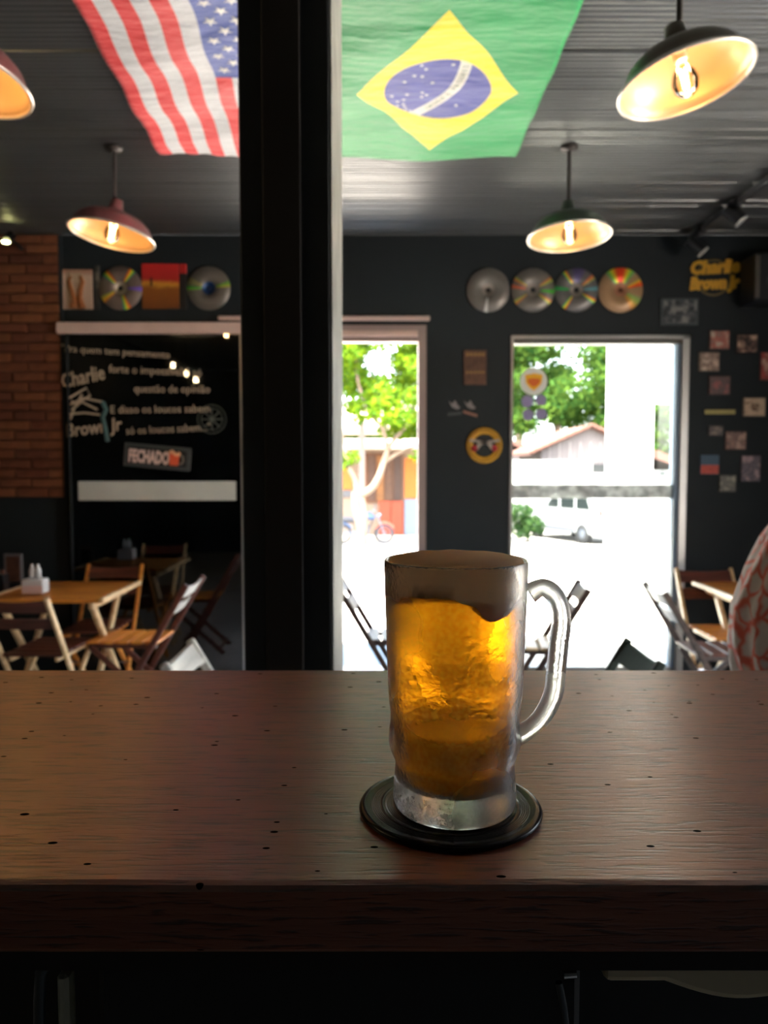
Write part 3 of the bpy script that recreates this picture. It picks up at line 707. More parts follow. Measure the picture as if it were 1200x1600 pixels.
# three bare bulbs further left, seen in the door glass
for i, (x, z) in enumerate(((-2.68, 2.80), (-2.54, 2.71), (-2.45, 2.64))):
    t = empty('bare_bulb_lamp', (x, 1.0-.12*i, CZ)); tag(t, 'bare lit bulb, %s of three mirrored in the left glass door' % ('upper left', 'middle', 'lower right')[i], 'lamp', 'bare bulbs mirrored in the left door glass')
    MB().tube([(0, 0, 0), (0, 0, z-CZ+.05)], .004, 6).build('cord', black_plastic, t)
    MB().lathe([(.0001, .055), (.015, .05), (.016, 0), (.0001, 0)], 12, (0, 0, z-CZ)).build('socket', black_plastic, t)
    MB().lathe([(.0001, -.07), (.02, -.064), (.029, -.04), (.022, -.012), (.012, 0), (.0001, 0)], 14, (0, 0, z-CZ)).build('bulb', mat('lit_bulb', (1, .8, .5, 1), emit=(1, .72, .38, 1), es=40), t)
# small yellow spot on the brick wall top
q = P(12, 376, WY-.25)
t = empty('wall_spot', (q.x, WY-.03, q.z)); tag(t, 'tiny lit yellow spotlight at the top of the brick wall', 'spotlight')
MB().tube([(0, 0, 0), (0, -.2, .03)], .01, 8).build('bracket', black_plastic, t)
MB().tube([(0, -.16, .05), (0, -.24, -.01)], .03, 12).build('spot_body', black_plastic, t)
MB().lathe([(.0001, -.012), (.02, -.008), (.026, 0), (.0001, 0)], 14, (0, -.245, -.014)).build('lens', mat('lit_lens', (1, 1, .5, 1), emit=(.95, .9, .35, 1), es=12), t)
ld = bpy.data.lights.new('wall_spot_light', 'SPOT'); ld.energy = 6; ld.color = (1, .62, .25); ld.spot_size = 1.5; ld.spot_blend = .9; ld.shadow_soft_size = .03
lo = bpy.data.objects.new('wall_spot_light', ld); COL.objects.link(lo); lo.location = (q.x-.2, WY-1.1, q.z+.25)
lo.rotation_euler = (Vector(lo.location)-Vector((q.x+.1, WY, 1.9))).to_track_quat('Z', 'Y').to_euler()

# ------------------------------------------------------------------ track light, right
tr = empty('track_light', (2.16, 4.6, CZ)); tag(tr, 'black ceiling track with two spot heads at the upper right', 'track light')
ta = Vector(PZ(1225, 262, CZ-.035)); tb = Vector(PZ(1078, 372, CZ-.035)); tb.y = min(tb.y, WY-.05)
def relt(o, par): o.location = Vector(o.location)-Vector(par.location); o.parent = par; return o
relt(MB().beam(ta, tb, .035, .03, .003, side=(0, 0, 1)).build('track', mat('track_grey', srgb(72, 74, 76), 0.4, 0.3)), tr)
sp_w = mat('spot_white_edge', srgb(215, 212, 205), 0.45)
for (x, y, Y) in ((1144, 337, 4.75), (1086, 386, 5.28)):
    q = P(x, y, Y); top = ta + (tb-ta)*((Y-ta.y)/(tb.y-ta.y))
    hd = relt(MB().tube([q+Vector((-.045, 0, .045)), q+Vector((.05, -.01, -.035))], [.04, .042], 16).build('spot_head', black_plastic), tr)
    m_ = MB().tube([q+Vector((.048, -.01, -.033)), q+Vector((.054, -.012, -.040))], [.043, .043], 16); o = m_.build('trim_ring', sp_w); o.parent = hd; 
    o.location = -Vector(tr.location)+Vector((0, 0, 0)); o.location = Vector((0, 0, 0))
    relt(MB().beam(top, q+Vector((0, 0, .04)), .02, .02, .002).build('spot_arm', black_plastic), tr)
    relt(MB().box(top, (.05, .11, .045), None, .004).build('track_adapter', black_plastic), tr)

# ------------------------------------------------------------------ flags under the ceiling
def flag_z(x, y, ph):
    return CZ - .020 - .007*(1+math.sin(x*9+y*4.5+ph)) - .005*(1+math.sin(y*17+x*5+ph*2)) - .004*(1+mn.noise((x*5, y*9, ph)))
def cloth_mat(name, build):
    m = bpy.data.materials.new(name); m.use_nodes = True; g = NG(m); b = g.N['Principled BSDF']
    tc = g.new('ShaderNodeTexCoord'); sx = g.new('ShaderNodeSeparateXYZ'); g.L.new(tc.outputs['UV'], sx.inputs[0])
    c = build(g, sx.outputs[0], sx.outputs[1])
    g.L.new(c, b.inputs['Base Color']); b.inputs['Roughness'].default_value = .6; b.inputs['Sheen Weight'].default_value = .15
    n = g.new('ShaderNodeTexNoise'); n.inputs['Scale'].default_value = 7; n.inputs['Detail'].default_value = 3
    mp = g.new('ShaderNodeMapping'); mp.inputs['Scale'].default_value = (1, 3.2, 1); g.L.new(tc.outputs['Object'], mp.inputs[0]); g.L.new(mp.outputs[0], n.inputs[0])
    bp = g.new('ShaderNodeBump'); bp.inputs['Strength'].default_value = .7; bp.inputs['Distance'].default_value = .02; g.L.new(n.outputs[0], bp.inputs['Height']); g.L.new(bp.outputs[0], b.inputs['Normal'])
    return m
def flag_cloth(pf, nu, nv, name, m, parent, ph):
    """pf(u,v)->x,y on the ceiling; u,v in 0..1"""
    vs = []; uv = []
    for j in range(nv+1):
        for i in range(nu+1):
            x, y = pf(i/nu, j/nv); vs.append((x, y, flag_z(x, y, ph))); uv.append((i/nu, j/nv))
    fs = [(j*(nu+1)+i, j*(nu+1)+i+1, (j+1)*(nu+1)+i+1, (j+1)*(nu+1)+i) for j in range(nv) for i in range(nu)]
    mb = MB(); mb.add(vs, fs, True)
    me = bpy.data.meshes.new(name); me.from_pydata(vs, [], fs); me.update()
    for p in me.polygons: p.use_smooth = True
    l = me.uv_layers.new(name='UVMap')
    for lp in me.loops: l.data[lp.index].uv = uv[lp.vertex_index]
    me.materials.append(m); o = bpy.data.objects.new(name, me); COL.objects.link(o); o.parent = parent
    so = o.modifiers.new('t', 'SOLIDIFY'); so.thickness = .001
    return o
def near(px, py): q = PZ(px, py, CZ-.035); return q
# Brazilian flag: long side runs away from the camera
brz = empty('brazilian_flag', (0, 0, 0)); tag(brz, 'green flag with yellow rhombus and blue globe spread under the ceiling', 'flag')
fr = near(797, 247); n0 = near(900, 0); x1b = fr.x+.005
q_l, q_r, q_t, q_b = near(557, 135), near(812, 137), near(711, 13), near(668, 231)
mw = (q_r.x-q_l.x)/10.6; mh_ = (q_b.y-q_t.y)/16.6
bxr = q_r.x+1.7*mw; bxl = bxr-14*mw; byf = fr.y; byn = byf-20*mh_
skew = (q_b.x-q_t.x)/(q_b.y-q_t.y)
cxm = (q_l.x+q_r.x)/2; cym = (q_t.y+q_b.y)/2
def bpf(u, v): return (bxl+(bxr-bxl)*u, byn+(byf-byn)*v)
def bcol(g, u, v):
    x = g.m('MULTIPLY', g.m('SUBTRACT', u, .5), 14.0); y = g.m('MULTIPLY', g.m('SUBTRACT', v, .5), 20.0)
    dm = g.m('ADD', g.m('DIVIDE', g.m('ABSOLUTE', x), 5.3), g.m('DIVIDE', g.m('ABSOLUTE', y), 8.3))
    dia = g.m('LESS_THAN', dm, 1.0)
    cr_ = g.m('LESS_THAN', g.m('SQRT', g.m('ADD', g.m('MULTIPLY', x, x), g.m('MULTIPLY', y, y))), 3.5)
    # white band: arc of a large circle whose centre lies far on the left, near side
    ax = g.m('SUBTRACT', x, -6.8); ay = g.m('SUBTRACT', y, -3.2)
    rr = g.m('SQRT', g.m('ADD', g.m('MULTIPLY', ax, ax), g.m('MULTIPLY', ay, ay)))
    bd = g.m('MULTIPLY', g.m('LESS_THAN', g.m('ABSOLUTE', g.m('SUBTRACT', rr, 8.35)), .36), cr_)
    c = g.mix(dia, srgb(16, 156, 82), srgb(255, 224, 10)); c = g.mix(cr_, c, srgb(52, 62, 156)); return g.mix(bd, c, srgb(226, 226, 216))
flag_cloth(bpf, 48, 70, 'cloth', cloth_mat('flag_green_yellow_blue', bcol), brz, .4)
def on_brz(fx, fy):
    return bpf(.5+fx/14, .5+fy/20)
white_thread = mat('flag_white_print', srgb(232, 232, 230), .6)
sm_ = [(-1.2, -3.0), (-.9, -2.5), (-1.6, -1.8), (-1.1, -1.7), (-2.2, -1.2), (-.4, -1.0), (.75, -2.9), (-2.0, .3), (-1.0, .1), (-.7, .5), (-1.0, .8), (-2.6, 1.3), (-2.2, 1.1), (-2.2, 1.8), (-2.6, 2.0),
       (-2.1, 2.2), (-2.0, 2.6), (-1.7, 2.8), (-1.2, 2.8), (1.4, 1.8), (-3.0, .4), (.2, 1.7)]
sp = MB()
for (fx, fy) in sm_:
    x, y = on_brz(fx, fy); z = flag_z(x, y, .4)-.0022; R_ = .0105
    vs = [(x, y, z-.0006)]
    for k in range(10):
        a = PI*k/5+.3; rr = R_ if k % 2 == 0 else R_*.42; vs.append((x+rr*math.cos(a), y+rr*math.sin(a), z))
    s_ = MB().add(vs, [(0, 1+k, 1+(k+1) % 10) for k in range(10)]); s_.build('star', white_thread, brz)
# motto along the band
green_print = mat('flag_green_print', srgb(40, 120, 90), .6)
motto = 'ORDEM E PROGRESSO'
for i, chh in enumerate(motto):
    if chh == ' ': continue
    a = math.radians(-2.5+ (len(motto)-1-i)*2.75 - .5*2.75*0)
    fx = -6.8+8.35*math.cos(a); fy = -3.2+8.35*math.sin(a)
    if math.hypot(fx, fy) > 3.4: continue
    x, y = on_brz(fx, fy); mb, w = text_mb(chh, .034, (0, 0, 0), depth=.0006)
    rot = math.atan2(math.cos(a), -math.sin(a)) + PI
    mb.v = [(x + (vx-.011)*math.cos(rot)-(vz-.012)*math.sin(rot)*-1, y + (vx-.011)*math.sin(rot)*1 - (vz-.012)*math.cos(rot), flag_z(x, y, .4)-.0025) for vx, vy, vz in mb.v]
    mb.build('letter', green_print, brz)
# striped flag
usa = empty('striped_flag', (0, 0, 0)); tag(usa, 'red and white striped flag with starred blue corner spread under the ceiling', 'flag')
f0 = near(250, 243); n1 = near(112, 0)
sw = (near(372, 242).x-f0.x)/6.0; uyf = f0.y; uyn = uyf-1.50; slx = (f0.x-n1.x)/(f0.y-n1.y)
cy_ = near(330, 124).y
def upf(u, v):
    y = uyn+(uyf-uyn)*v; x = f0.x + slx*(y-uyf) + 13*sw*u
    if v > .999: y += .008*math.sin(u*40)
    return x + .004*math.sin(y*14), y
vc = (cy_-uyn)/(uyf-uyn)
def ucol(g, u, v):
    k = g.m('FLOOR', g.m('MULTIPLY', u, 13.0)); odd = g.m('MODULO', k, 2.0)
    c = g.mix(odd, srgb(222, 38, 44), srgb(208, 208, 212))
    can = g.m('MULTIPLY', g.m('GREATER_THAN', u, 6/13), g.m('LESS_THAN', v, vc)); return g.mix(can, c, srgb(60, 84, 168))
flag_cloth(upf, 48, 70, 'cloth', cloth_mat('flag_stripes', ucol), usa, 2.1)
du = 7/13/10
dv = .118/1.5
s0 = None
for col in range(1, 10):
    for row in range(0, 12):
        v = vc - .040 - (row*dv*.5)
        if (col+row) % 2 == 0: continue
        u = 6/13 + du*col
        if v < .02: continue
        x, y = upf(u, v)
        if s0 is None:
            vs = [(0, 0, -.0008)]
            for k in range(10):
                a = PI*k/5+PI/2; rr = .028 if k % 2 == 0 else .0115; vs.append((rr*math.cos(a), rr*math.sin(a), 0))
            o = s0 = MB().add(vs, [(0, 1+k, 1+(k+1) % 10) for k in range(10)]).build('star', white_thread, usa)
        else: o = s0.copy(); COL.objects.link(o); o.parent = usa
        e = .01; nx = (flag_z(x+e, y, 2.1)-flag_z(x-e, y, 2.1))/(2*e); ny = (flag_z(x, y+e, 2.1)-flag_z(x, y-e, 2.1))/(2*e)
        o.location = (x, y, flag_z(x, y, 2.1)-.004); o.rotation_euler = (math.atan(ny), -math.atan(nx), .15)

# ------------------------------------------------------------------ discs and covers on the far wall
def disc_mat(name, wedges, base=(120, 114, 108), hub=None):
    """mirrored disc with its diffraction glints painted into the colour; wedges = (angle deg, half width deg, [colours across])"""
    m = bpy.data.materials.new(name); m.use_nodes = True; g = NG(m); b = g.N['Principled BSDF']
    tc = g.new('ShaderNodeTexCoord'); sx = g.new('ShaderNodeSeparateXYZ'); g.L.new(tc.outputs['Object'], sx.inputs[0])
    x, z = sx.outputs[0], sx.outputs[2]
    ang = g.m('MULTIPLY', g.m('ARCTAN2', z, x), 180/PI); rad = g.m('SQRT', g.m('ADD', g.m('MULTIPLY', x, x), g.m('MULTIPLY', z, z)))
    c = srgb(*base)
    for (a, hw, cols) in wedges:  # rainbow reflections laid into the base colour as wedges
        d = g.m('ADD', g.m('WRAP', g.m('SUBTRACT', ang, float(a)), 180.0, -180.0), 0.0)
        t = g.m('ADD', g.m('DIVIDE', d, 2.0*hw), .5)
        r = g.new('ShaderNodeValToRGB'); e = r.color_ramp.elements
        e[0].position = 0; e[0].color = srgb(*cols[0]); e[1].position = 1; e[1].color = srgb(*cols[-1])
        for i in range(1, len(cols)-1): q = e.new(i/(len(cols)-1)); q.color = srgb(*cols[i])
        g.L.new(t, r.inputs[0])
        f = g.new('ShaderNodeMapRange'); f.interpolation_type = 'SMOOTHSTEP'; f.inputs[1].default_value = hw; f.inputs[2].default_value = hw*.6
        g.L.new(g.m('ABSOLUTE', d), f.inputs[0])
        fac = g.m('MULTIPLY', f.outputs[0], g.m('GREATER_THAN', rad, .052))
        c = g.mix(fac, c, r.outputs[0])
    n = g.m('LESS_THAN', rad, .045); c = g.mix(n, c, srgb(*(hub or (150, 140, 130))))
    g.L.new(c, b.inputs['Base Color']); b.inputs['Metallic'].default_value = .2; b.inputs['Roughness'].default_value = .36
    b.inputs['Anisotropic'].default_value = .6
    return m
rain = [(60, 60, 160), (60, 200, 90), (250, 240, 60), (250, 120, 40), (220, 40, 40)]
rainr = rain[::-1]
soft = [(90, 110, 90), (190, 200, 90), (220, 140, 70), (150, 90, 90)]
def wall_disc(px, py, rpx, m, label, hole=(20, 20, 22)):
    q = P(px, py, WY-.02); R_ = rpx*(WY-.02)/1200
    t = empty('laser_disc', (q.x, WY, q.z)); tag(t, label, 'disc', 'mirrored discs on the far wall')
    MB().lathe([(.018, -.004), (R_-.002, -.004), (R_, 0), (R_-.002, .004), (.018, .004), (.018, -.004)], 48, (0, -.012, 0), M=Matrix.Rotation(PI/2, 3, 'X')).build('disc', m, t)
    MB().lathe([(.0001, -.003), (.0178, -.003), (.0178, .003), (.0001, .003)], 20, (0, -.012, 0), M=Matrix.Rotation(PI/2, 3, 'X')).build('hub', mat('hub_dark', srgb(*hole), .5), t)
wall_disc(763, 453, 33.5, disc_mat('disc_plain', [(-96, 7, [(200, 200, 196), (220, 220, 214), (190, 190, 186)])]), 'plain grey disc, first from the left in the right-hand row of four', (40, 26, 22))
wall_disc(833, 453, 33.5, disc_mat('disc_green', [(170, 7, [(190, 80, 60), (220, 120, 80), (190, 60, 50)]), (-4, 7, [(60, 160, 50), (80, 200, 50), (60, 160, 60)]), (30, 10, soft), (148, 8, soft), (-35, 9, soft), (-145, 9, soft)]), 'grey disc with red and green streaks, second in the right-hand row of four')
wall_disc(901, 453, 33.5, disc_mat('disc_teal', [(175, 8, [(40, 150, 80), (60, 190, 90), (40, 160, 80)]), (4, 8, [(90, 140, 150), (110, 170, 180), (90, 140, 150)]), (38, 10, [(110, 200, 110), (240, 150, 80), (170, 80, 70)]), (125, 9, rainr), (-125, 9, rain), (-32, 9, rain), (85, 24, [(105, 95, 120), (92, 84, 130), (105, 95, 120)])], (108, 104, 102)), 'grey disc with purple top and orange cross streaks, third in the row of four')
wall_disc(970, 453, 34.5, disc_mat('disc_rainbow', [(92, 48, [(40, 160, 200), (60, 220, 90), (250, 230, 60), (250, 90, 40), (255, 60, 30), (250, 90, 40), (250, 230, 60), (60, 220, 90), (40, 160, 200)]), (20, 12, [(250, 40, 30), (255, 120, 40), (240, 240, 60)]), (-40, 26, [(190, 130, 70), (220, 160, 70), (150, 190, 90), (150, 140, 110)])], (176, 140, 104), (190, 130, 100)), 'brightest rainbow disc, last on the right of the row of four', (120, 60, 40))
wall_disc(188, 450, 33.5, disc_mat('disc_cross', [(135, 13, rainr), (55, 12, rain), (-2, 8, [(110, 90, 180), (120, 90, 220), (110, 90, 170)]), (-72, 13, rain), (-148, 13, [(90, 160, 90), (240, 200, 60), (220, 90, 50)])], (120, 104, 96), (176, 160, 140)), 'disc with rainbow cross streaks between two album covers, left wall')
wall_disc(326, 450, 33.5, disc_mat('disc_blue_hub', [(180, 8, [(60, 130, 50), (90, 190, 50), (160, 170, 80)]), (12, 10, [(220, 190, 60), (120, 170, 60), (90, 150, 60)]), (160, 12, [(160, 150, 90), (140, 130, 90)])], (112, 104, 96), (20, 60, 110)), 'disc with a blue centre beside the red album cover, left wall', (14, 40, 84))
def flat_panel(name, px0, px1, py0, py1, m, label, cat, group=None, t=.014, rot=0.0, frame=None):
    a = P(px0, py0, WY-t); c_ = P(px1, py1, WY-t); cx, cz = (a.x+c_.x)/2, (a.z+c_.z)/2
    o = box((0, -t/2-.001, 0), (c_.x-a.x, t, a.z-c_.z), .002).build(name, m); o.location = (cx, WY, cz); o.rotation_euler = (0, rot, 0)
    tag(o, label, cat, group); return o, c_.x-a.x, a.z-c_.z
def ramp_mat(name, cols, axis=2, lo=-.15, hi=.15, noise=.15, scale=9):
    m = bpy.data.materials.new(name); m.use_nodes = True; g = NG(m); b = g.N['Principled BSDF']
    tc = g.new('ShaderNodeTexCoord'); sx = g.new('ShaderNodeSeparateXYZ'); g.L.new(tc.outputs['Object'], sx.inputs[0])
    n = g.new('ShaderNodeTexNoise'); n.inputs['Scale'].default_value = scale; n.inputs['Detail'].default_value = 4; g.L.new(tc.outputs['Object'], n.inputs[0])
    mr = g.new('ShaderNodeMapRange'); mr.inputs[1].default_value = lo; mr.inputs[2].default_value = hi; g.L.new(sx.outputs[axis], mr.inputs[0])
    v = g.m('ADD', mr.outputs[0], g.m('MULTIPLY', g.m('SUBTRACT', n.outputs[0], .5), noise*2))
    r = g.new('ShaderNodeValToRGB'); e = r.color_ramp.elements
    e[0].position = cols[0][0]; e[0].color = srgb(*cols[0][1]); e[1].position = cols[-1][0]; e[1].color = srgb(*cols[-1][1])
    for p_, c_ in cols[1:-1]: q = e.new(p_); q.color = srgb(*c_)
    g.L.new(v, r.inputs[0]); g.L.new(r.outputs[0], b.inputs['Base Color']); b.inputs['Roughness'].default_value = .5; return m
o, w_, h_ = flat_panel('album_cover', 94, 145, 421, 483, ramp_mat('cover_cream', [(0, (190, 160, 140)), (.8, (205, 175, 155)), (1, (170, 110, 80))]), 'cream album cover with two raised brown arms, first on the left wall', 'album cover', 'album covers and discs over the left door')
armm = mat('print_brown', srgb(150, 92, 50), .6, var=.3, scale=60)
MB().tube([(-.02, -.017, -.135), (-.015, -.017, -.07), (-.035, -.017, -.01), (-.05, -.017, .05), (-.035, -.017, .09)], [.028, .02, .018, .016, .012], 8).build('painted_arm', armm, o)
MB().tube([(.04, -.017, -.135), (.02, -.017, -.06), (.03, -.017, 0), (.045, -.017, .05), (.03, -.017, .09)], [.028, .02, .018, .016, .012], 8).build('painted_arm', armm, o)
for i in range(4): MB().tube([(-.03+.02*i, -.018, .05), (-.035+.022*i, -.018, .11)], .006, 6).build('painted_finger', mat('print_pale', srgb(190, 170, 140), .6), o)
flat_panel('album_spine', 148, 156, 415, 483, ramp_mat('spine_grey', [(0, (26, 26, 26)), (.5, (60, 56, 50)), (.7, (120, 112, 100)), (1, (28, 28, 28))], noise=.3, scale=30), 'narrow dark album edge beside the cream cover', 'album cover')
o, w_, h_ = flat_panel('album_cover', 221, 280, 412, 482, ramp_mat('cover_sunset', [(0, (120, 66, 24)), (.45, (150, 86, 26)), (.55, (214, 150, 50)), (.64, (180, 40, 34)), (1, (204, 40, 40))], noise=.12), 'album cover with red sky over an ochre field, left wall', 'album cover', 'album covers and discs over the left door')
MB().prism([(-.07, -.0), (-.055, .0), (-.055, .05), (-.062, .065), (-.07, .05)], -.0185, -.0155).build('painted_figure', mat('print_dark', srgb(50, 34, 26), .6), o)
flat_panel('album_spine', 280.6, 292, 412, 482, ramp_mat('spine_black', [(0, (24, 22, 20)), (.78, (30, 26, 24)), (.80, (190, 40, 40)), (1, (196, 44, 42))], noise=.03), 'black album edge with a red top beside the red cover', 'album cover')

# ------------------------------------------------------------------ pictures and signs on the far wall
def rndpic(name, c1, c2, c3, seed):
    m = bpy.data.materials.new(name); m.use_nodes = True; g = NG(m); b = g.N['Principled BSDF']
    tc = g.new('ShaderNodeTexCoord'); mp = g.new('ShaderNodeMapping'); mp.inputs['Location'].default_value = (seed*3.1, 0, seed*1.7); g.L.new(tc.outputs['Object'], mp.inputs[0])
    n = g.new('ShaderNodeTexNoise'); n.inputs['Scale'].default_value = 22; n.inputs['Detail'].default_value = 3; g.L.new(mp.outputs[0], n.inputs[0])
    r = g.new('ShaderNodeValToRGB'); e = r.color_ramp.elements; e[0].position = .36; e[0].color = srgb(*c1); e[1].position = .64; e[1].color = srgb(*c3); q = e.new(.5); q.color = srgb(*c2)
    g.L.new(n.outputs[0], r.inputs[0]); g.L.new(r.outputs[0], b.inputs['Base Color']); b.inputs['Roughness'].default_value = .45; return m
pics = [(1109, 1140, 516, 546, (150, 110, 100), (176, 90, 74), (190, 170, 150), 'with a red blotch, topmost of those near the right door'),
        (1151, 1184, 522, 552, (50, 36, 32), (120, 90, 76), (214, 176, 150), 'with a pale animal shape, right of the topmost picture'),
        (1093, 1124, 550, 580, (196, 166, 146), (120, 96, 86), (206, 180, 160), 'with a pale ground and dark round shape, nearest the right door'),
        (1108, 1141, 587, 617, (110, 80, 76), (86, 70, 70), (150, 84, 80), 'dull red and square, third row by the door'),
        (1162, 1196, 621, 651, (214, 186, 156), (206, 176, 146), (110, 80, 60), 'cream with a small dark figure, right of the yellow strip'),
        (1189, 1216, 550, 594, (190, 80, 66), (150, 70, 64), (200, 160, 140), 'red and tall, cut by the right edge'),
        (1107, 1130, 665, 681, (96, 84, 80), (70, 64, 64), (130, 112, 100), 'small and wide, under the yellow strip'),
        (1134, 1166, 674, 703, (160, 116, 100), (110, 84, 78), (190, 150, 130), 'brown and square, below the cream one'),
        (1158, 1188, 711, 753, (110, 96, 104), (90, 80, 90), (170, 140, 140), 'grey and tall, lowest on the right'),
        (1124, 1150, 742, 769, (110, 104, 90), (86, 84, 76), (150, 142, 124), 'grey-green and square, lowest of all')]
for i, (a, b_, c_, d_, k1, k2, k3, lb) in enumerate(pics):
    o, w_, h_ = flat_panel('wall_picture', a, b_, c_, d_, mat('picture_edge', srgb(*[int(v*.55) for v in k1]), .6), 'small framed picture %s' % lb, 'picture', 'small pictures right of the right door')
    box((0, -.0165, 0), (w_-.014, .003, h_-.014), .0005).build('print', rndpic('print_%d' % i, k1, k2, k3, i+1), o)
o, w_, h_ = flat_panel('wall_picture', 1095, 1123, 711, 741, mat('picture_blue', srgb(70, 92, 112), .6), 'small picture, blue above and red below, low by the right door', 'picture', 'small pictures right of the right door')
box((0, -.0165, -h_/4), (w_-.004, .003, h_/2-.006), .0005).build('print', mat('print_red', srgb(196, 84, 70), .6, var=.2, scale=30), o)
flat_panel('yellow_strip', 1102, 1149, 640, 647, mat('strip_yellow', srgb(176, 160, 96), .5, var=.1), 'narrow yellow ruler-like strip among the small pictures', 'sign', t=.012)
# dark mosaic board above the right door corner
o, w_, h_ = flat_panel('mosaic_board', 1033, 1091, 466, 508, mat('board_grey', srgb(66, 72, 74), .6), 'dark grey collage board above the right corner of the right door', 'picture')
box((0, -.0165, .0), (w_-.03, .003, h_-.03)).build('print', rndpic('print_mosaic', (28, 32, 36), (58, 62, 66), (126, 124, 120), 31), o)
# yellow ring sign with lettering
q = P(1116, 433, WY-.02); t = empty('yellow_band_sign', (q.x, WY, q.z)); tag(t, 'yellow lettering sign over a thin ring, upper right of the wall', 'sign')
def ringxz(R_, w_, y, n=40): return MB().lathe([(R_-w_, -.004), (R_, -.004), (R_, .004), (R_-w_, .004), (R_-w_, -.004)], n, (0, y, 0), M=Matrix.Rotation(PI/2, 3, 'X'))
ringxz(.128, .014, -.008).build('ring', mat('ring_bronze', srgb(110, 92, 50), .5), t)
gold = mat('gold_print', srgb(226, 168, 50), .5)
fit_text('Charlie', (-.170, -.018, .022), (.170, -.018, .040), .085, 'lettering', gold, t, shear=.2, bold=.008, depth=.006)
fit_text('Brown Jr', (-.170, -.018, -.085), (.172, -.018, -.070), .080, 'lettering', gold, t, shear=.2, bold=.008, depth=.006)
# round gold emblem
q = P(757, 696, WY-.02); t = empty('round_emblem', (q.x, WY, q.z)); tag(t, 'round gold ring emblem with grey crossed shapes and red roses, between the doors', 'sign')
disc(0, 0, -.006, .085, .008).build('emblem_back', mat('emblem_black', srgb(22, 26, 28), .6), t)
ringxz(.128, .046, -.010).build('ring', mat('emblem_gold', srgb(206, 152, 44), .5, var=.12, scale=40), t)
ringxz(.112, .004, -.0155).build('ring_line', mat('emblem_line', srgb(110, 80, 30), .5), t)
gm = mat('emblem_grey', srgb(170, 160, 150), .5, var=.2, scale=50); rm = mat('emblem_red', srgb(170, 40, 50), .6, var=.2, scale=60)
for s_ in (-1, 1):
    MB().prism([(s_*-.11, .028), (s_*.02, .004), (s_*.05, -.035), (s_*.075, -.035), (s_*.05, .012), (s_*.06, .022), (s_*-.105, .046)][::s_], -.026, -.018).build('crossed_shape', gm, t)
    MB().lathe([(.0001, -.012), (.018, -.010), (.026, 0), (.0001, 0)], 9, (s_*.070, -.018, -.020), M=Matrix.Rotation(-PI/2, 3, 'X')).build('rose', rm, t)
# brown poster
o, w_, h_ = flat_panel('brown_poster', 725, 760, 547, 601, mat('poster_brown', srgb(96, 66, 52), .6, var=.3, scale=30), 'small brown poster with printed columns, upper wall between the doors', 'poster')
for zz, hh in ((.09, .022), (-.035, .016)):
    for k in range(5): box((-.055+k*.0275, -.0175, zz), (.02, .002, hh)).build('printed_word', mat('poster_ochre', srgb(150, 116, 66), .6), o)
for k in range(6): box((-.062+k*.025, -.0175, .03), (.006, .002, .08)).build('printed_column', mat('poster_dark', srgb(60, 42, 36), .6), o)
# two small scrap stickers
for (x, y, lb, cc_, m2) in ((711, 633, 'left', (70, 74, 76), 0), (735, 633, 'right', (150, 104, 88), 1)):
    q = P(x, y, WY-.01); o = empty('bird_sticker', (q.x, WY, q.z)); tag(o, 'small pale bird-like sticker on the wall between the doors, the %s one' % lb, 'sticker')
    MB().prism([(-.045, .03), (-.02, .01), (.0, .035), (.02, .0), (.04, -.02), (.015, -.03), (-.02, -.015)], -.006, -.001).build('bird', mat('sticker_grey', srgb(140, 132, 134), .6), o)
    MB().prism([(-.05, -.055+.02*m2), (.05, -.045-.02*m2), (.05, -.065-.02*m2), (-.05, -.075+.02*m2)], -.006, -.001).build('stripe', mat('sticker_stripe', srgb(*cc_), .6), o)
# wall speaker, right edge
q0 = P(1181, 394, WY-.25); q1 = P(1215, 470, WY-.25)
t = empty('wall_speaker', (2.78, WY, q1.z)); tag(t, 'black box loudspeaker high on the wall at the right edge', 'speaker')
w = .26; hz = q0.z-q1.z; xx = q0.x-2.78
span(xx, xx+w, -.25, -.02, 0, hz, .008).build('speaker_box', mat('speaker_black', srgb(24, 25, 28), .5), t)
span(xx-.0, xx+.028, -.262, -.24, .02, hz-.02, .004).build('front_edge', mat('speaker_edge', srgb(96, 88, 80), .5), t)
disc(xx+.15, hz*.4, -.256, .07, .012).build('speaker_cone', mat('cone_grey', srgb(50, 50, 52), .5), t)
disc(xx+.15, hz*.8, -.256, .03, .012).build('tweeter', mat('cone_grey2', srgb(60, 60, 62), .5), t)

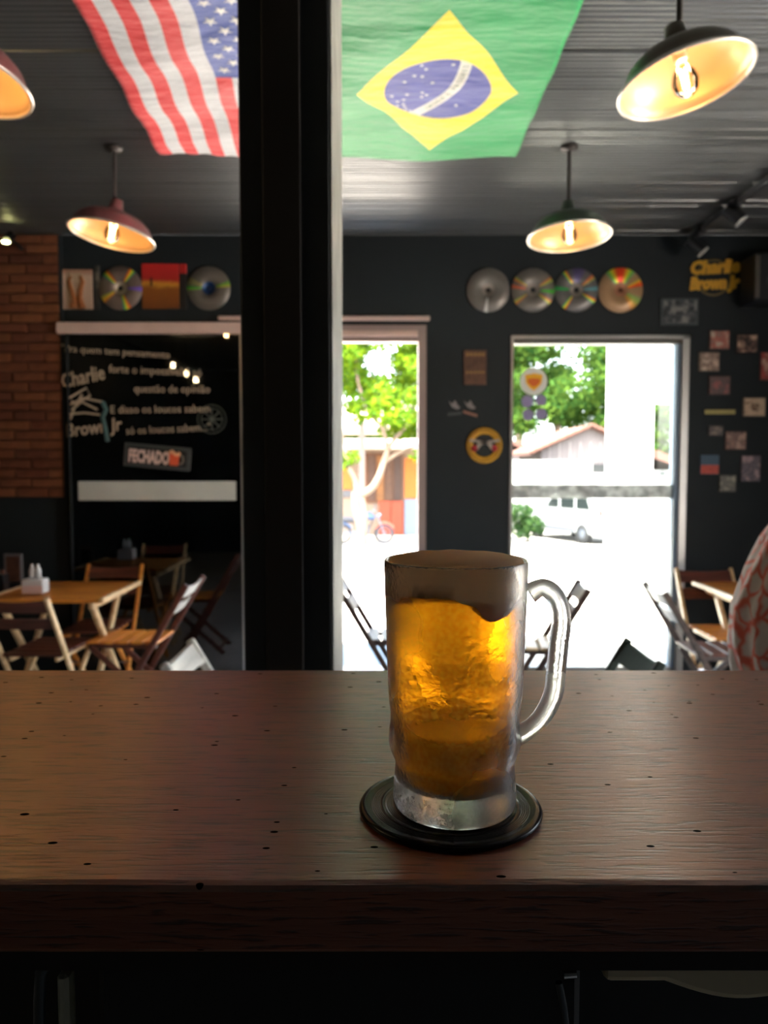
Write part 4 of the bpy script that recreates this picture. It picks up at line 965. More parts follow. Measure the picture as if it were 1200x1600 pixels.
# ------------------------------------------------------------------ chairs and tables
def folding_chair(label, m_post, m_slat, m_seat, loc, rz, group='folding wooden chairs', H=.80, SZ=.43):
    """sitter looks along +Y"""
    t = empty('folding_chair', loc, rz); tag(t, label, 'chair', group)
    top = (-.39, H); mid = (-.15, SZ); k = (mid[0]-top[0])/(top[1]-mid[1]); foot = (mid[0]+k*SZ*.82, 0)
    for s_ in (-1, 1):
        MB().tube([(s_*.185, top[0], top[1]), (s_*.185, top[0]+.004, top[1]-.006)], [.012, .0145], 10).beam((s_*.185, top[0], top[1]), (s_*.185, foot[0], .0), .022, .036, .006).build('back_post', m_post, t)
        MB().beam((s_*.155, .20, SZ-.01), (s_*.155, -.26, 0), .022, .034, .005).build('cross_leg', m_post, t)
        MB().beam((s_*.132, -.19, SZ-.006), (s_*.132, .22, SZ-.006), .02, .032, .004, side=(1, 0, 0)).build('seat_rail', m_post, t)
        MB().tube([(s_*.125, -.012, SZ*.47), (s_*.2, -.012, SZ*.47)], .007, 8).build('bolt', chrome, t)
    def bk(z): return top[0]+(top[1]-z)*k
    for (z1, z0, bow) in ((H-.012, H-.088, .018), (H-.125, H-.190, .014)):
        vs = []; fs = []; N = 9
        for i in range(N):
            x = -.174+.348*i/(N-1); b = -bow*math.cos((x/.174)*PI/2)
            dip = .012*math.cos((x/.174)*PI/2) if bow > .015 else 0
            for (zz, dy) in ((z1-dip, -.008), (z1-dip, .008), (z0, .008), (z0, -.008)):
                vs.append((x, bk(zz)+b+dy, zz))
        for i in range(N-1):
            for q_ in range(4): fs.append((i*4+q_, i*4+(q_+1) % 4, (i+1)*4+(q_+1) % 4, (i+1)*4+q_))
        fs += [(0, 1, 2, 3), ((N-1)*4+3, (N-1)*4+2, (N-1)*4+1, (N-1)*4)]
        MB().add(vs, fs).build('back_slat', m_slat, t)
    for i in range(5):
        y = -.165+i*.088
        MB().box((0, y, SZ+.016), (.335, .074, .016), None, .004).build('seat_slat', m_seat, t)
    MB().tube([(-.155, -.235, .03+.02), (.155, -.235, .05)], .011, 10).build('rung', m_post, t)
    MB().tube([(-.185, .045, .12), (.185, .045, .12)], .011, 10).build('rung', m_post, t)
    return t
R = math.radians
# facing: rz=0 -> +Y, pi/2 -> -X, -pi/2 -> +X, pi -> -Y
folding_chair('red-brown slatted folding chair with a pale post, front left of the left table', pale, redbrown, redbrown, (-1.94, 4.40, 0), R(-3))
folding_chair('honey-coloured folding chair behind the left table, its back to the glass door', honey, redbrown, redbrown, (-1.88, 5.0, 0), R(182))
folding_chair('folding chair with honey seat and worn white back right of the left table', redbrown, greyblue, honey, (-1.54, 4.66, 0), R(88))
folding_chair('pale folding chair low behind the counter, left of the black pillar', greyblue, greyblue, greyblue, (-.39, 2.86, 0), R(-90))
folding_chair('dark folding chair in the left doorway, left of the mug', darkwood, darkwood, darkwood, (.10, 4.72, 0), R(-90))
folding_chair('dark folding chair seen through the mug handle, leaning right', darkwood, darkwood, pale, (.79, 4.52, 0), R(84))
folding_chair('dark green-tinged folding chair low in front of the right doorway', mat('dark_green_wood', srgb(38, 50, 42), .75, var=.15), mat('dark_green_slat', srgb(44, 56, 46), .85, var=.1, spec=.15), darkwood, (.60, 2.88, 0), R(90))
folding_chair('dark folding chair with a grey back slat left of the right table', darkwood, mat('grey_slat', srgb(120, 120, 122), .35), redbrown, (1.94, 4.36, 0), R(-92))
folding_chair('pale folding chair behind the right table by the door frame', pale, redbrown, honey, (2.17, 4.80, 0), R(180))

def folding_table(x0, x1, y0, y1, label, m_top, m_edge, H=.72):
    t = empty('folding_table', ((x0+x1)/2, (y0+y1)/2, 0)); tag(t, label, 'table', 'square folding wooden tables')
    w, d = x1-x0, y1-y0; n = 7; sw_ = d/n
    for i in range(n): MB().box((0, -d/2+sw_*(i+.5), H-.011), (w-.04, sw_-.003, .022), None, .003).build('top_slat', m_top, t)
    for s_ in (-1, 1):
        MB().box((s_*(w/2-.012), 0, H-.008), (.03, d+.01, .030), None, .006).build('edge_batten', m_edge, t)
        MB().box((s_*(w/2-.09), 0, H-.045), (.03, d-.08, .045), None, .005).build('under_rail', m_edge, t)
        MB().beam((s_*(w/2-.09), -d*.40, H-.05), (s_*(w/2-.09), d*.36, 0), .03, .045, .006).build('leg', m_edge, t)
        MB().beam((s_*(w/2-.13), d*.40, H-.05), (s_*(w/2-.13), -d*.36, 0), .03, .045, .006).build('leg', m_edge, t)
    MB().tube([(-w/2+.1, 0, .36), (w/2-.1, 0, .36)], .012, 8).build('stretcher', m_edge, t)
    return t
folding_table(-2.34, -1.63, 4.42, 5.12, 'square honey wooden folding table on the left, a napkin holder on it', honey, pale)
folding_table(2.06, 2.76, 4.42, 5.10, 'square wooden folding table at the right behind the patterned shirt', honey, pale)
# things on the left table
tz = .72+.007
q = PZ(42, 932, tz); t = empty('napkin_holder', (q.x, 4.60, tz)); tag(t, 'white napkin holder with two white sauce bottles on the left table', 'napkin holder')
wh = mat('white_plastic', srgb(214, 216, 218), .35)
MB().box((0, 0, .045), (.13, .09, .088), None, .006).build('holder_box', wh, t)
MB().box((0, -.0455, .028), (.122, .003, .048), None, .0005).build('front_plate', mat('plate_pale', srgb(226, 196, 192), .5), t)
for dx in (-.018, .018):
    MB().lathe([(.0001, .088), (.017, .088), (.018, .13), (.0165, .15), (.010, .156), (.009, .175), (.0001, .177)], 16, (dx, 0, 0)).build('sauce_bottle', wh, t)
q = P(21, 882, 4.95); t = empty('menu_stand', (q.x, 4.95, tz)); tag(t, 'dark menu stand with a pale frame on the left table', 'menu stand')
MB().box((0, 0, .10), (.12, .012, .20), None, .004).build('stand_frame', mat('frame_grey', srgb(96, 96, 100), .5), t)
MB().box((0, -.007, .10), (.088, .004, .165), None, .001).build('menu_card', mat('card_brown', srgb(80, 48, 34), .6, var=.3, scale=30), t)
MB().box((0, 0, .008), (.13, .07, .016), None, .003).build('stand_foot', black_plastic, t)
q = P(-6, 925, 4.75); t = empty('sauce_rack', (P(2, 925, 4.75).x, 4.72, tz)); tag(t, 'dark little rack of sachets at the left edge of the left table', 'rack')
MB().box((0, 0, .05), (.10, .08, .10), None, .006).build('rack_box', black_plastic, t)
for dx in (-.03, 0, .03): MB().tube([(dx, 0, .1), (dx, 0, .125)], .011, 8).build('sachet_roll', mat('sachet_brown', srgb(110, 76, 66), .6), t)

# ------------------------------------------------------------------ person at the right edge
def shirt_mat():
    m = bpy.data.materials.new('white_shirt_coral_print'); m.use_nodes = True; g = NG(m); b = g.N['Principled BSDF']
    tc = g.new('ShaderNodeTexCoord'); n = g.new('ShaderNodeTexNoise'); n.inputs['Scale'].default_value = 9; n.inputs['Detail'].default_value = 2; g.L.new(tc.outputs['Object'], n.inputs[0])
    va = g.new('ShaderNodeVectorMath', operation='MULTIPLY_ADD'); va.inputs[1].default_value = (.11, .11, .11); g.L.new(n.outputs['Color'], va.inputs[0]); g.L.new(tc.outputs['Object'], va.inputs[2])
    v = g.new('ShaderNodeTexVoronoi', feature='DISTANCE_TO_EDGE'); v.inputs['Scale'].default_value = 27; g.L.new(va.outputs[0], v.inputs[0])
    mp = g.new('ShaderNodeMapping'); mp.inputs['Scale'].default_value = (1, 1, .6); g.L.new(va.outputs[0], mp.inputs[0]); g.L.new(mp.outputs[0], v.inputs[0])
    n2 = g.new('ShaderNodeTexNoise'); n2.inputs['Scale'].default_value = 60; g.L.new(tc.outputs['Object'], n2.inputs[0])
    f = g.new('ShaderNodeMapRange'); f.inputs[1].default_value = .15; f.inputs[2].default_value = .03; g.L.new(g.m('ADD', v.outputs[0], g.m('MULTIPLY', g.m('SUBTRACT', n2.outputs[0], .5), .10)), f.inputs[0])
    n3 = g.new('ShaderNodeTexNoise'); n3.inputs['Scale'].default_value = 30; g.L.new(tc.outputs['Object'], n3.inputs[0])
    cor = g.mix(n3.outputs[0], srgb(196, 70, 62), srgb(226, 120, 84))
    c = g.mix(f.outputs[0], srgb(206, 196, 188), cor); g.L.new(c, b.inputs['Base Color']); b.inputs['Roughness'].default_value = .85; b.inputs['Sheen Weight'].default_value = .2
    return m
def person():
    X, Y = 1.16, 1.62
    t = empty('person', (X, Y, 0)); tag(t, 'standing person in a loose white shirt with coral print, cut by the right edge', 'person')
    skin = mat('skin', srgb(176, 122, 96), .55, var=.06); 
    me = bpy.data.meshes.new('body')
    J = {'pel': (0, 0, .92), 'wai': (0, .01, 1.06), 'che': (0, .01, 1.24), 'nb': (0, .01, 1.40), 'nk': (0, -.0, 1.46), 'hd': (0, -.01, 1.55), 'ht': (0, .0, 1.66)}
    R_ = {'pel': .135, 'wai': .115, 'che': .135, 'nb': .075, 'nk': .052, 'hd': .085, 'ht': .065}
    E = [('pel', 'wai'), ('wai', 'che'), ('che', 'nb'), ('nb', 'nk'), ('nk', 'hd'), ('hd', 'ht')]
    for s_, n_ in ((-1, 'l'), (1, 'r')):
        J.update({'sh'+n_: (s_*.165, .01, 1.36), 'el'+n_: (s_*.225, .02, 1.10), 'wr'+n_: (s_*.20, -.12, .90), 'ha'+n_: (s_*.195, -.16, .845),
                  'hi'+n_: (s_*.095, 0, .86), 'kn'+n_: (s_*.10, -.01, .48), 'an'+n_: (s_*.10, .03, .09), 'to'+n_: (s_*.11, -.10, .035)})
        R_.update({'sh'+n_: .055, 'el'+n_: .040, 'wr'+n_: .026, 'ha'+n_: .030, 'hi'+n_: .085, 'kn'+n_: .058, 'an'+n_: .038, 'to'+n_: .032})
        E += [('nb', 'sh'+n_), ('sh'+n_, 'el'+n_), ('el'+n_, 'wr'+n_), ('wr'+n_, 'ha'+n_), ('pel', 'hi'+n_), ('hi'+n_, 'kn'+n_), ('kn'+n_, 'an'+n_), ('an'+n_, 'to'+n_)]
        for fi in range(5):
            a = (fi-1.5)*.017; thumb = fi == 4
            b0_ = Vector(J['ha'+n_]); k = 'f%s%d' % (n_, fi)
            if thumb: p1 = b0_+Vector((s_*-.03, -.012, .012)); p2 = p1+Vector((s_*-.012, -.02, -.03))
            else: p1 = b0_+Vector((a*.9, -.028, -.035)); p2 = p1+Vector((0, -.004, -.04-.006*(fi in (1, 2))))
            J[k+'a'] = tuple(p1); J[k+'b'] = tuple(p2); R_[k+'a'] = .0095; R_[k+'b'] = .0075
            E += [('ha'+n_, k+'a'), (k+'a', k+'b')]
    ks = list(J); ix = {k: i for i, k in enumerate(ks)}
    me.from_pydata([J[k] for k in ks], [(ix[a], ix[b]) for a, b in E], [])
    o = bpy.data.objects.new('body', me); COL.objects.link(o); o.parent = t; me.materials.append(skin)
    sk = o.modifiers.new('skin', 'SKIN')
    for k in ks: me.skin_vertices[0].data[ix[k]].radius = (R_[k], R_[k]*(.75 if k in ('pel', 'wai', 'che') else 1)); 
    me.skin_vertices[0].data[ix['pel']].use_root = True
    su = o.modifiers.new('sub', 'SUBSURF'); su.levels = 2; su.render_levels = 2
    o.rotation_euler = (0, 0, 0)
    # face
    for s_ in (-1, 1):
        MB().lathe([(.0001, -.011), (.008, -.008), (.011, 0), (.008, .008), (.0001, .011)], 12, (s_*.03, -.088, 1.565)).build('eye', mat('eye_white', srgb(220, 215, 208), .3), o)
        MB().tube([(s_*.086, 0, 1.575), (s_*.094, .008, 1.56), (s_*.086, .01, 1.53)], [.009, .013, .008], 8).build('ear', skin, o)
    MB().tube([(0, -.088, 1.57), (0, -.108, 1.535), (0, -.092, 1.527)], [.008, .013, .008], 8).build('nose', skin, o)
    MB().tube([(-.022, -.09, 1.503), (0, -.096, 1.501), (.022, -.09, 1.503)], [.003, .006, .003], 8).build('mouth', mat('lips', srgb(150, 80, 72), .5), o)
    hm = MB().lathe([(.0001, .105), (.05, .098), (.082, .066), (.096, .02), (.097, -.03), (.088, -.08), (.07, -.10)], 24, (0, .018, 1.58))
    hm.build('hair', mat('dark_hair', srgb(40, 30, 26), .5, bump=.5, bscale=90, stretch=(3, 3, .3)), t)
    # loose shirt
    sm = shirt_mat()
    def ringset(rings, n, folds):
        mb = MB(); vs = []
        for i, (cx, cy, cz, rx, ry) in enumerate(rings):
            for k in range(n):
                th = 2*PI*k/n; amp = folds*(i/(len(rings)-1))**.7
                f = 1 + amp*(.045*math.sin(13*th+1.2*math.sin(i*.3)) + .03*math.sin(7*th+2+i*.12)) + .05*amp*mn.noise((math.cos(th)*2, math.sin(th)*2, cz*5))
                vs.append((cx+rx*f*math.cos(th), cy+ry*f*math.sin(th), cz))
        mb.add(vs, [(i*n+k, i*n+(k+1) % n, (i+1)*n+(k+1) % n, (i+1)*n+k) for i in range(len(rings)-1) for k in range(n)], True); return mb
    rr = [(0, .01, 1.425, .075, .07), (0, .01, 1.405, .115, .085), (0, .01, 1.385, .155, .10), (0, .01, 1.35, .185, .12), (0, .01, 1.30, .20, .135), (0, .01, 1.22, .212, .15), (0, .01, 1.12, .222, .16), (0, .01, 1.02, .232, .17), (0, .01, .92, .24, .175), (0, .01, .84, .245, .18)]
    rr2 = []
    for a, b in zip(rr, rr[1:]):
        for k in range(4): rr2.append(tuple(a[i]+(b[i]-a[i])*k/4 for i in range(5)))
    rr2.append(rr[-1])
    sh_ = ringset(rr2, 90, 1.0).build('shirt', sm, t); so = sh_.modifiers.new('t', 'SOLIDIFY'); so.thickness = .003
    for s_ in (-1, 1):
        sl = [(s_*.13, .01, 1.395, .035, .05), (s_*.165, .01, 1.385, .06, .075), (s_*.20, .01, 1.35, .075, .09), (s_*.225, .01, 1.29, .086, .10), (s_*.245, .015, 1.22, .096, .11), (s_*.262, .02, 1.14, .102, .118), (s_*.265, .02, 1.06, .100, .118), (s_*.26, .02, .99, .094, .11)]
        s2 = []
        for a, b in zip(sl, sl[1:]):
            for k in range(5): s2.append(tuple(a[i]+(b[i]-a[i])*k/5 for i in range(5)))
        s2.append(sl[-1])
        q_ = ringset(s2, 72, 1.3).build('sleeve', sm, sh_); so = q_.modifiers.new('t', 'SOLIDIFY'); so.thickness = .003
    tr_ = mat('dark_trousers', srgb(44, 48, 58), .8)
    for s_ in (-1, 1):
        MB().tube([(s_*.09, .01, .90), (s_*.10, .005, .70), (s_*.10, 0, .48), (s_*.10, .02, .25), (s_*.10, .03, .07)], [.115, .10, .078, .066, .062], 18).build('trouser_leg', tr_, t)
        MB().tube([(s_*.10, .055, .045), (s_*.105, .0, .05), (s_*.11, -.08, .04), (s_*.11, -.14, .032)], [.04, .046, .045, .028], 12).build('shoe', black_plastic, t)
    t.rotation_euler = (0, 0, R(180-25)); t.scale = (1.05, 1.05, 1.035)
    return t
person()

# ------------------------------------------------------------------ outdoors
def gz(y): return 0.0-.03 if y < 6.4 else -.03 - (min(y, 24)-6.4)/(24-6.4)*.93
pave = mat('sunlit_pavement', srgb(216, 208, 196), .9, var=.08, scale=.8)
mb = MB(); ys = [5.66, 6.4, 10, 14, 18, 24, 60, 120]
vs = []
for y in ys: vs += [(-60, y, gz(y)), (60, y, gz(y)), (-60, y, gz(y)-.3), (60, y, gz(y)-.3)]
fs = []
for i in range(len(ys)-1):
    a = i*4; fs += [(a, a+1, a+5, a+4), (a+2, a+6, a+7, a+3), (a, a+4, a+6, a+2), (a+1, a+3, a+7, a+5)]
fs += [(0, 2, 3, 1), (28, 29, 31, 30)]
mb.add(vs, fs); gr = struct(mb.build('ground', pave)); gr.data.materials.append(mat('street_asphalt', srgb(128, 124, 118), .9, var=.08, scale=.8))
for p in gr.data.polygons:
    if p.center.y > 14: p.material_index = 1
struct(span(A0-.1, A1+.2, 5.665, 6.42, -.028, -.002, .004).build('porch_slab', mat('step_shadow_blue', srgb(96, 118, 136), .5, var=.05)))  # blue-grey of the slab stands for the shadow on the step
curb = mat('curb_stone', srgb(196, 180, 150), .9, var=.2, scale=2)
for i in range(9):
    o = MB().box((0, 0, .07), (.94, .3, .16), None, .02)
    if i == 0: ks = o.build('curb_stone', curb); root = ks; tag(ks, 'pale stone curb along the far side of the street', 'curb'); ks.location = (-7.5, 24.9, gz(25)); 
    else:
        c_ = o.build('curb_stone_block', curb, ks); c_.location = (i*.96, random.uniform(-.02, .02), 0)
struct(MB().box((13.6, -7.2, -.15), (20, 25.7, .24)).build('side_street', pave))
# porch column of white plaster outside the right door
CY = 8.4
a = P(975, 0, CY).x; b_ = P(1036, 0, CY).x
pc = empty('porch_column', ((a+b_)/2, CY, gz(CY))); tag(pc, 'thick white porch column outside the right glass door', 'column')
wp = mat('white_plaster', srgb(190, 190, 186), .8, var=.03); wp2 = mat('old_white_plaster', srgb(132, 132, 128), .8, var=.05)
hw_ = (b_-a)/2
MB().box((0, .2, 1.9), (2*hw_, .4, 3.8), None, .01).build('shaft', wp, pc)
MB().box((0, .2, .1), (2*hw_+.08, .46, .2), None, .01).build('base', wp, pc)
zz = P(0, 627, CY).z
bo_ = tag(span(b_+.004, b_+1.4, CY+.05, CY+.35, zz, zz+1.4, .01).build('porch_fascia', wp), 'white porch fascia board right of the porch column', 'fascia')
lw = tag(span(P(968, 0, 7.2).x, P(968, 0, 7.2).x+1.6, 7.2, 7.35, gz(7.2), P(0, 772, 7.2).z, .01).build('porch_wall', wp), 'low white porch wall in front of the porch column', 'wall')

# parked car (white hatchback seen from its left side, nose to the left)
def car():
    D = 24.0
    x0 = P(834, 0, D).x; x1 = x0+4.1; z0 = gz(D)
    t = empty('parked_car', (6.43, 25.2, z0), R(-68)); tag(t, 'white hatchback car parked across the street behind the glass door', 'car')
    W_ = .84
    pr = [(-2.05, .38), (-2.05, .62), (-1.98, .80), (-1.35, 1.0), (-.95, 1.10), (-.30, 1.56), (.1, 1.62), (1.2, 1.62), (1.75, 1.5), (2.0, 1.05), (2.05, .85), (2.05, .38), (1.72, .32), (-1.8, .32)]
    wht = mat('car_white', srgb(128, 130, 130), .3, coat=.3); gls = mat('car_glass', srgb(12, 20, 20), .4); tyre = mat('tyre', srgb(18, 18, 20), .8); hubm = mat('hubcap', srgb(80, 84, 92), .4, .5)
    b = MB().prism(pr, -W_, W_).build('car_body', wht, t); bv = b.modifiers.new('b', 'BEVEL'); bv.width = .06; bv.segments = 3
    for nm, poly in (('front_side_window', [(-.72, 1.10), (-.22, 1.48), (.02, 1.52), (.02, 1.10)]), ('rear_side_window', [(.14, 1.10), (.14, 1.52), (.86, 1.52), (.86, 1.10)]), ('quarter_window', [(.98, 1.10), (.98, 1.50), (1.5, 1.46), (1.66, 1.10)])):
        for s_ in (-1, 1): MB().prism(poly, s_*(W_+.006)-.008, s_*(W_+.006)+.008).build(nm, gls, t)
    MB().box((-.62, 0, 1.335), (.02, 1.4, .62), Matrix.Rotation(R(55), 3, 'Y'), .004).build('windscreen', gls, t)
    for xx_ in (-1.28, 1.28):
        for s_ in (-1, 1):
            w = MB().lathe([(.17, -.10), (.29, -.10), (.325, -.06), (.325, .06), (.29, .10), (.17, .10)], 24, (xx_, s_*(W_-.07), .325), M=Matrix.Rotation(PI/2, 3, 'X')).build('wheel', tyre, t)
            MB().lathe([(.0001, -.10), (.10, -.095), (.19, -.08), (.19, .08), (.10, .095), (.0001, .10)], 16, (xx_, s_*(W_-.07), .325), M=Matrix.Rotation(PI/2, 3, 'X')).build('hubcap', hubm, w)
    grey = mat('bumper_grey', srgb(62, 64, 70), .6)
    MB().box((-1.98, 0, .42), (.18, 1.6, .22), None, .03).build('front_bumper', grey, t)
    MB().box((2.0, 0, .46), (.18, 1.6, .26), None, .03).build('rear_bumper', grey, t)
    for s_ in (-1, 1):
        MB().box((.0, s_*(W_+.01), .42), (1.8, .03, .16), None, .01).build('side_skirt', grey, t)
        MB().box((-1.93, s_*.6, .74), (.14, .3, .14), None, .03).build('headlamp', chrome, t)
        MB().box((1.99, s_*.72, .95), (.10, .14, .34), None, .02).build('tail_lamp', mat('lamp_red', srgb(190, 40, 34), .3), t)
        MB().box((-.62, s_*(W_+.09), 1.12), (.1, .16, .12), None, .03).build('wing_mirror', wht, t)
        MB().box((.42, s_*(W_+.012), .95), (.14, .02, .03), None, .005).build('door_handle', grey, t)
    return t
car()
# motorcycle
def moto():
    D = 23.8; cx = P(566, 0, D).x
    t = empty('motorcycle', (cx, D+.1, gz(D)), R(4)); tag(t, 'blue-grey motorcycle parked behind the forked tree trunk', 'motorcycle')
    ty_ = mat('moto_tyre', srgb(34, 34, 36), .8); ch = mat('moto_metal', srgb(96, 104, 116), .35, .6); bl = mat('moto_blue', srgb(40, 66, 100), .35, coat=.4); sd_ = mat('moto_seat', srgb(44, 46, 52), .6); rd = mat('moto_red', srgb(190, 70, 50), .4)
    for x in (-.66, .66):
        w = MB().lathe([(.27+.045*math.cos(a), .045*math.sin(a)) for a in [2*PI*i/8 for i in range(9)]], 28, (x, 0, .31), M=Matrix.Rotation(PI/2, 3, 'X')).build('wheel', ty_, t)
        MB().lathe([(.215, -.02), (.235, -.02), (.235, .02), (.215, .02), (.215, -.02)], 24, (x, 0, .31), M=Matrix.Rotation(PI/2, 3, 'X')).build('rim', ch, w)
        sp_ = MB()
        for k in range(10): sp_.tube([(x, 0, .31), (x+.22*math.cos(k*PI/5), 0, .31+.22*math.sin(k*PI/5))], .005, 4)
        sp_.tube([(x, -.06, .31), (x, .06, .31)], .035, 10); sp_.build('spokes', ch, w)
        MB().tube([(x+.34*math.cos(a), 0, .31+.34*math.sin(a)) for a in [R(30+q*20) for q in range(7)]], .035, 8).build('mudguard', rd if x > 0 else bl, t)
    for s_ in (-1, 1):
        MB().tube([(.66, s_*.07, .31), (.42, s_*.07, .92)], .02, 8).build('fork', ch, t)
        MB().tube([(-.66, s_*.08, .31), (-.15, s_*.08, .38)], .018, 8).build('swingarm', ch, t)
        MB().tube([(.42, s_*.03, .96), (.38, s_*.2, 1.02), (.30, s_*.34, 1.03)], .012, 8).build('handlebar', ch, t)
        MB().tube([(.38, s_*.2, 1.02), (.37, s_*.24, 1.14)], .006, 6).build('mirror_stalk', ch, t)
        MB().lathe([(.0001, -.012), (.05, -.01), (.05, .01), (.0001, .012)], 12, (.37, s_*.25, 1.17), M=Matrix.Rotation(PI/2, 3, 'Y')).build('mirror', sd_, t)
    MB().tube([(-.25, 0, .72), (-.02, 0, .84), (.20, 0, .86), (.36, 0, .80)], [.07, .13, .14, .06], 14).build('fuel_tank', bl, t)
    MB().tube([(-.80, 0, .80), (-.55, 0, .76), (-.25, 0, .74), (-.08, 0, .76)], [.06, .10, .10, .06], 12).build('saddle', sd_, t)
    MB().box((.02, 0, .45), (.34, .28, .32), None, .05).build('engine', ch, t)
    MB().tube([(.36, 0, .85), (.1, 0, .3), (-.2, 0, .3), (-.3, 0, .72)], .025, 8).build('frame', sd_, t)
    MB().tube([(.1, -.15, .3), (-.3, -.16, .26), (-.85, -.16, .36)], [.02, .03, .045], 10).build('exhaust', ch, t)
    MB().tube([(.44, 0, .88), (.54, 0, .87)], [.06, .085], 14).build('headlamp', ch, t)
    MB().box((-.86, 0, .78), (.05, .12, .06), None, .01).build('tail_lamp', mat('moto_tail', srgb(190, 40, 40), .4), t)
    MB().tube([(0, .1, .25), (.05, .28, .0)], .012, 6).build('side_stand', ch, t)
moto()

# houses across the street
tan = mat('tan_wall', srgb(104, 88, 74), .85, var=.1, scale=1.5)
def Pb(px, py, D): q = P(px, py, D); return q.x, q.z
D1 = 27.0
h1 = empty('orange_front_house', (P(590, 0, D1).x, D1, gz(D1))); tag(h1, 'shop house with orange doors and a pale eave behind the forked tree', 'building')
def relh(o, h): o.location = Vector(o.location)-Vector(h.location); o.parent = h; return o
def fb(px0, px1, py0, py1, Y0, th, m, name, h, b=.01):
    a = P(px0, py0, Y0); c = P(px1, py1, Y0); return relh(span(a.x, c.x, Y0, Y0+th, max(c.z, gz(30)), a.z, b).build(name, m), h)
D1w = D1
fb(490, 672, 690, 842, D1, 4.0, tan, 'house_wall', h1)
brown = mat('brown_boards', srgb(72, 42, 20), .7, var=.35, scale=3, stretch=(6, 1, .5)); orange = mat('orange_paint', srgb(158, 78, 14), .7, var=.06); redor = mat('red_orange_paint', srgb(126, 42, 12), .6, var=.08)
fb(560, 629, 708, 786, D1-.06, .05, brown, 'board_shutter', h1)
fb(632, 672, 716, 779, D1-.06, .05, orange, 'orange_wall_field', h1)
fb(632, 672, 780, 836, D1-.08, .07, mat('pale_grey_plinth', srgb(92, 100, 112), .8), 'plinth', h1)
for i, (a, b_) in enumerate(((592, 610.5), (611.5, 630))): 
    dd = fb(a, b_, 783, 836, D1-.10, .05, redor, 'door_leaf', h1)
fb(505, 550, 731, 765, D1-.06, .05, orange, 'orange_wall_field', h1)
fb(505, 549, 766, 777, D1-.06, .05, mat('dark_gap', srgb(60, 60, 64), .5), 'dark_window', h1)
for i in range(5): fb(562+i*13.4, 573+i*13.4, 712, 782, D1-.09, .03, mat('shutter_board', srgb(*[(84, 48, 18), (56, 34, 20), (94, 58, 20), (62, 38, 20), (46, 28, 18)][i]), .7, var=.2), 'shutter_plank', h1, .005)
ev = P(0, 688, D1-1.0)
relh(MB().box((P(590, 0, D1).x, D1-.55, ev.z-.1), (5.4, 1.5, .10), Matrix.Rotation(R(12), 3, 'X'), .01).build('eave', mat('pale_roof', srgb(170, 160, 146), .8)), h1)
relh(MB().box((P(590, 0, D1).x, D1+2.2, P(0, 650, D1).z), (5.6, 4.6, .2), Matrix.Rotation(R(14), 3, 'X'), .02).build('roof', mat('pale_roof_tiles', srgb(150, 134, 116), .85, var=.1)), h1)
pp = P(565, 0, D1-1.15); tag(MB().box((pp.x, D1-1.6, 1.05), (.2, .2, 4.0), None, .01).build('street_post', mat('grey_post', srgb(106, 96, 90), .8)), 'grey concrete post in front of the orange house', 'post')

D2 = 30.0
h2 = empty('gabled_house', (P(900, 0, D2).x, D2, gz(D2))); tag(h2, 'grey house with a brown gable roof beyond the white wall', 'building')
gw = mat('grey_boards', srgb(88, 80, 80), .85, var=.12, scale=2, stretch=(5, 1, .4)); roofm = mat('brown_tiles', srgb(78, 48, 38), .85, var=.25, scale=6)
xa, za_ = Pb(838, 702, D2); xb, zb_ = Pb(921, 665, D2); xc, zc_ = Pb(1006, 702, D2); zg = gz(D2)
relh(MB().prism([(xa+.2, zg), (xa+.2, za_-.05), (xb, zb_-.1), (xc-.2, zc_-.05), (xc-.2, zg)], D2, D2+5).build('house_wall', gw), h2)
for (p_, q_) in (((xa-.3, za_-.14), (xb, zb_)), ((xc+.3, zc_-.14), (xb, zb_))):
    n_ = 8
    for i in range(n_):
        a = Vector((p_[0]+(q_[0]-p_[0])*i/n_, 0, p_[1]+(q_[1]-p_[1])*i/n_)); c = Vector((p_[0]+(q_[0]-p_[0])*(i+1)/n_, 0, p_[1]+(q_[1]-p_[1])*(i+1)/n_))
        relh(MB().beam(a+Vector((0, D2-.35, 0)), c+Vector((0, D2-.35, .03)), .12, .12, .01, side=(0, 1, 0)).build('verge_tile', roofm), h2)
    relh(MB().prism([(p_[0], p_[1]+.04), (q_[0], q_[1]+.04), (q_[0], q_[1]-.10), (p_[0], p_[1]-.10)], D2-.28, D2+5.3).build('roof_slope', roofm), h2)
fb(924, 972, 725, 738, D2-.05, .04, mat('dark_opening', srgb(12, 13, 13), .5), 'dark_window', h2)
fb(920, 976, 740, 746, D2-.3, .3, wp, 'window_sill', h2)
for k in range(7): fb(858+k*16, 859.2+k*16, 690, 719, D2-.04, .03, mat('board_joint', srgb(120, 112, 110), .8), 'wall_batten', h2, .002)
# left neighbour roof
h3 = empty('low_roofed_house', (P(790, 0, D2+6).x, D2+6, zg)); tag(h3, 'low house with a brown roof left of the gabled house', 'building')
xp, zp = Pb(760, 672, D2+6); xq, zq = Pb(836, 702, D2+6)
relh(MB().prism([(xp-3, zp), (xp, zp), (xq, zq), (xq, zq-.2), (xp, zp-.2), (xp-3, zp-.2)], D2+6, D2+11).build('roof_slope', roofm), h3)
relh(span(xp-2.8, xq-.15, D2+6.2, D2+10.8, zg, zq-.05).build('house_wall', gw), h3)
h4 = empty('tiled_house', (P(1060, 0, 31).x, 31, zg)); tag(h4, 'house with a pale tiled roof right of the porch column', 'building')
xp, zp = Pb(1030, 708, 31); xq, zq = Pb(1100, 735, 31)
relh(MB().prism([(xp-.5, zp+.1), (xp, zp+.1), (xq, zq), (xq, zq-.2), (xp-.5, zp-.1)], 31, 35).build('roof_slope', roofm), h4)
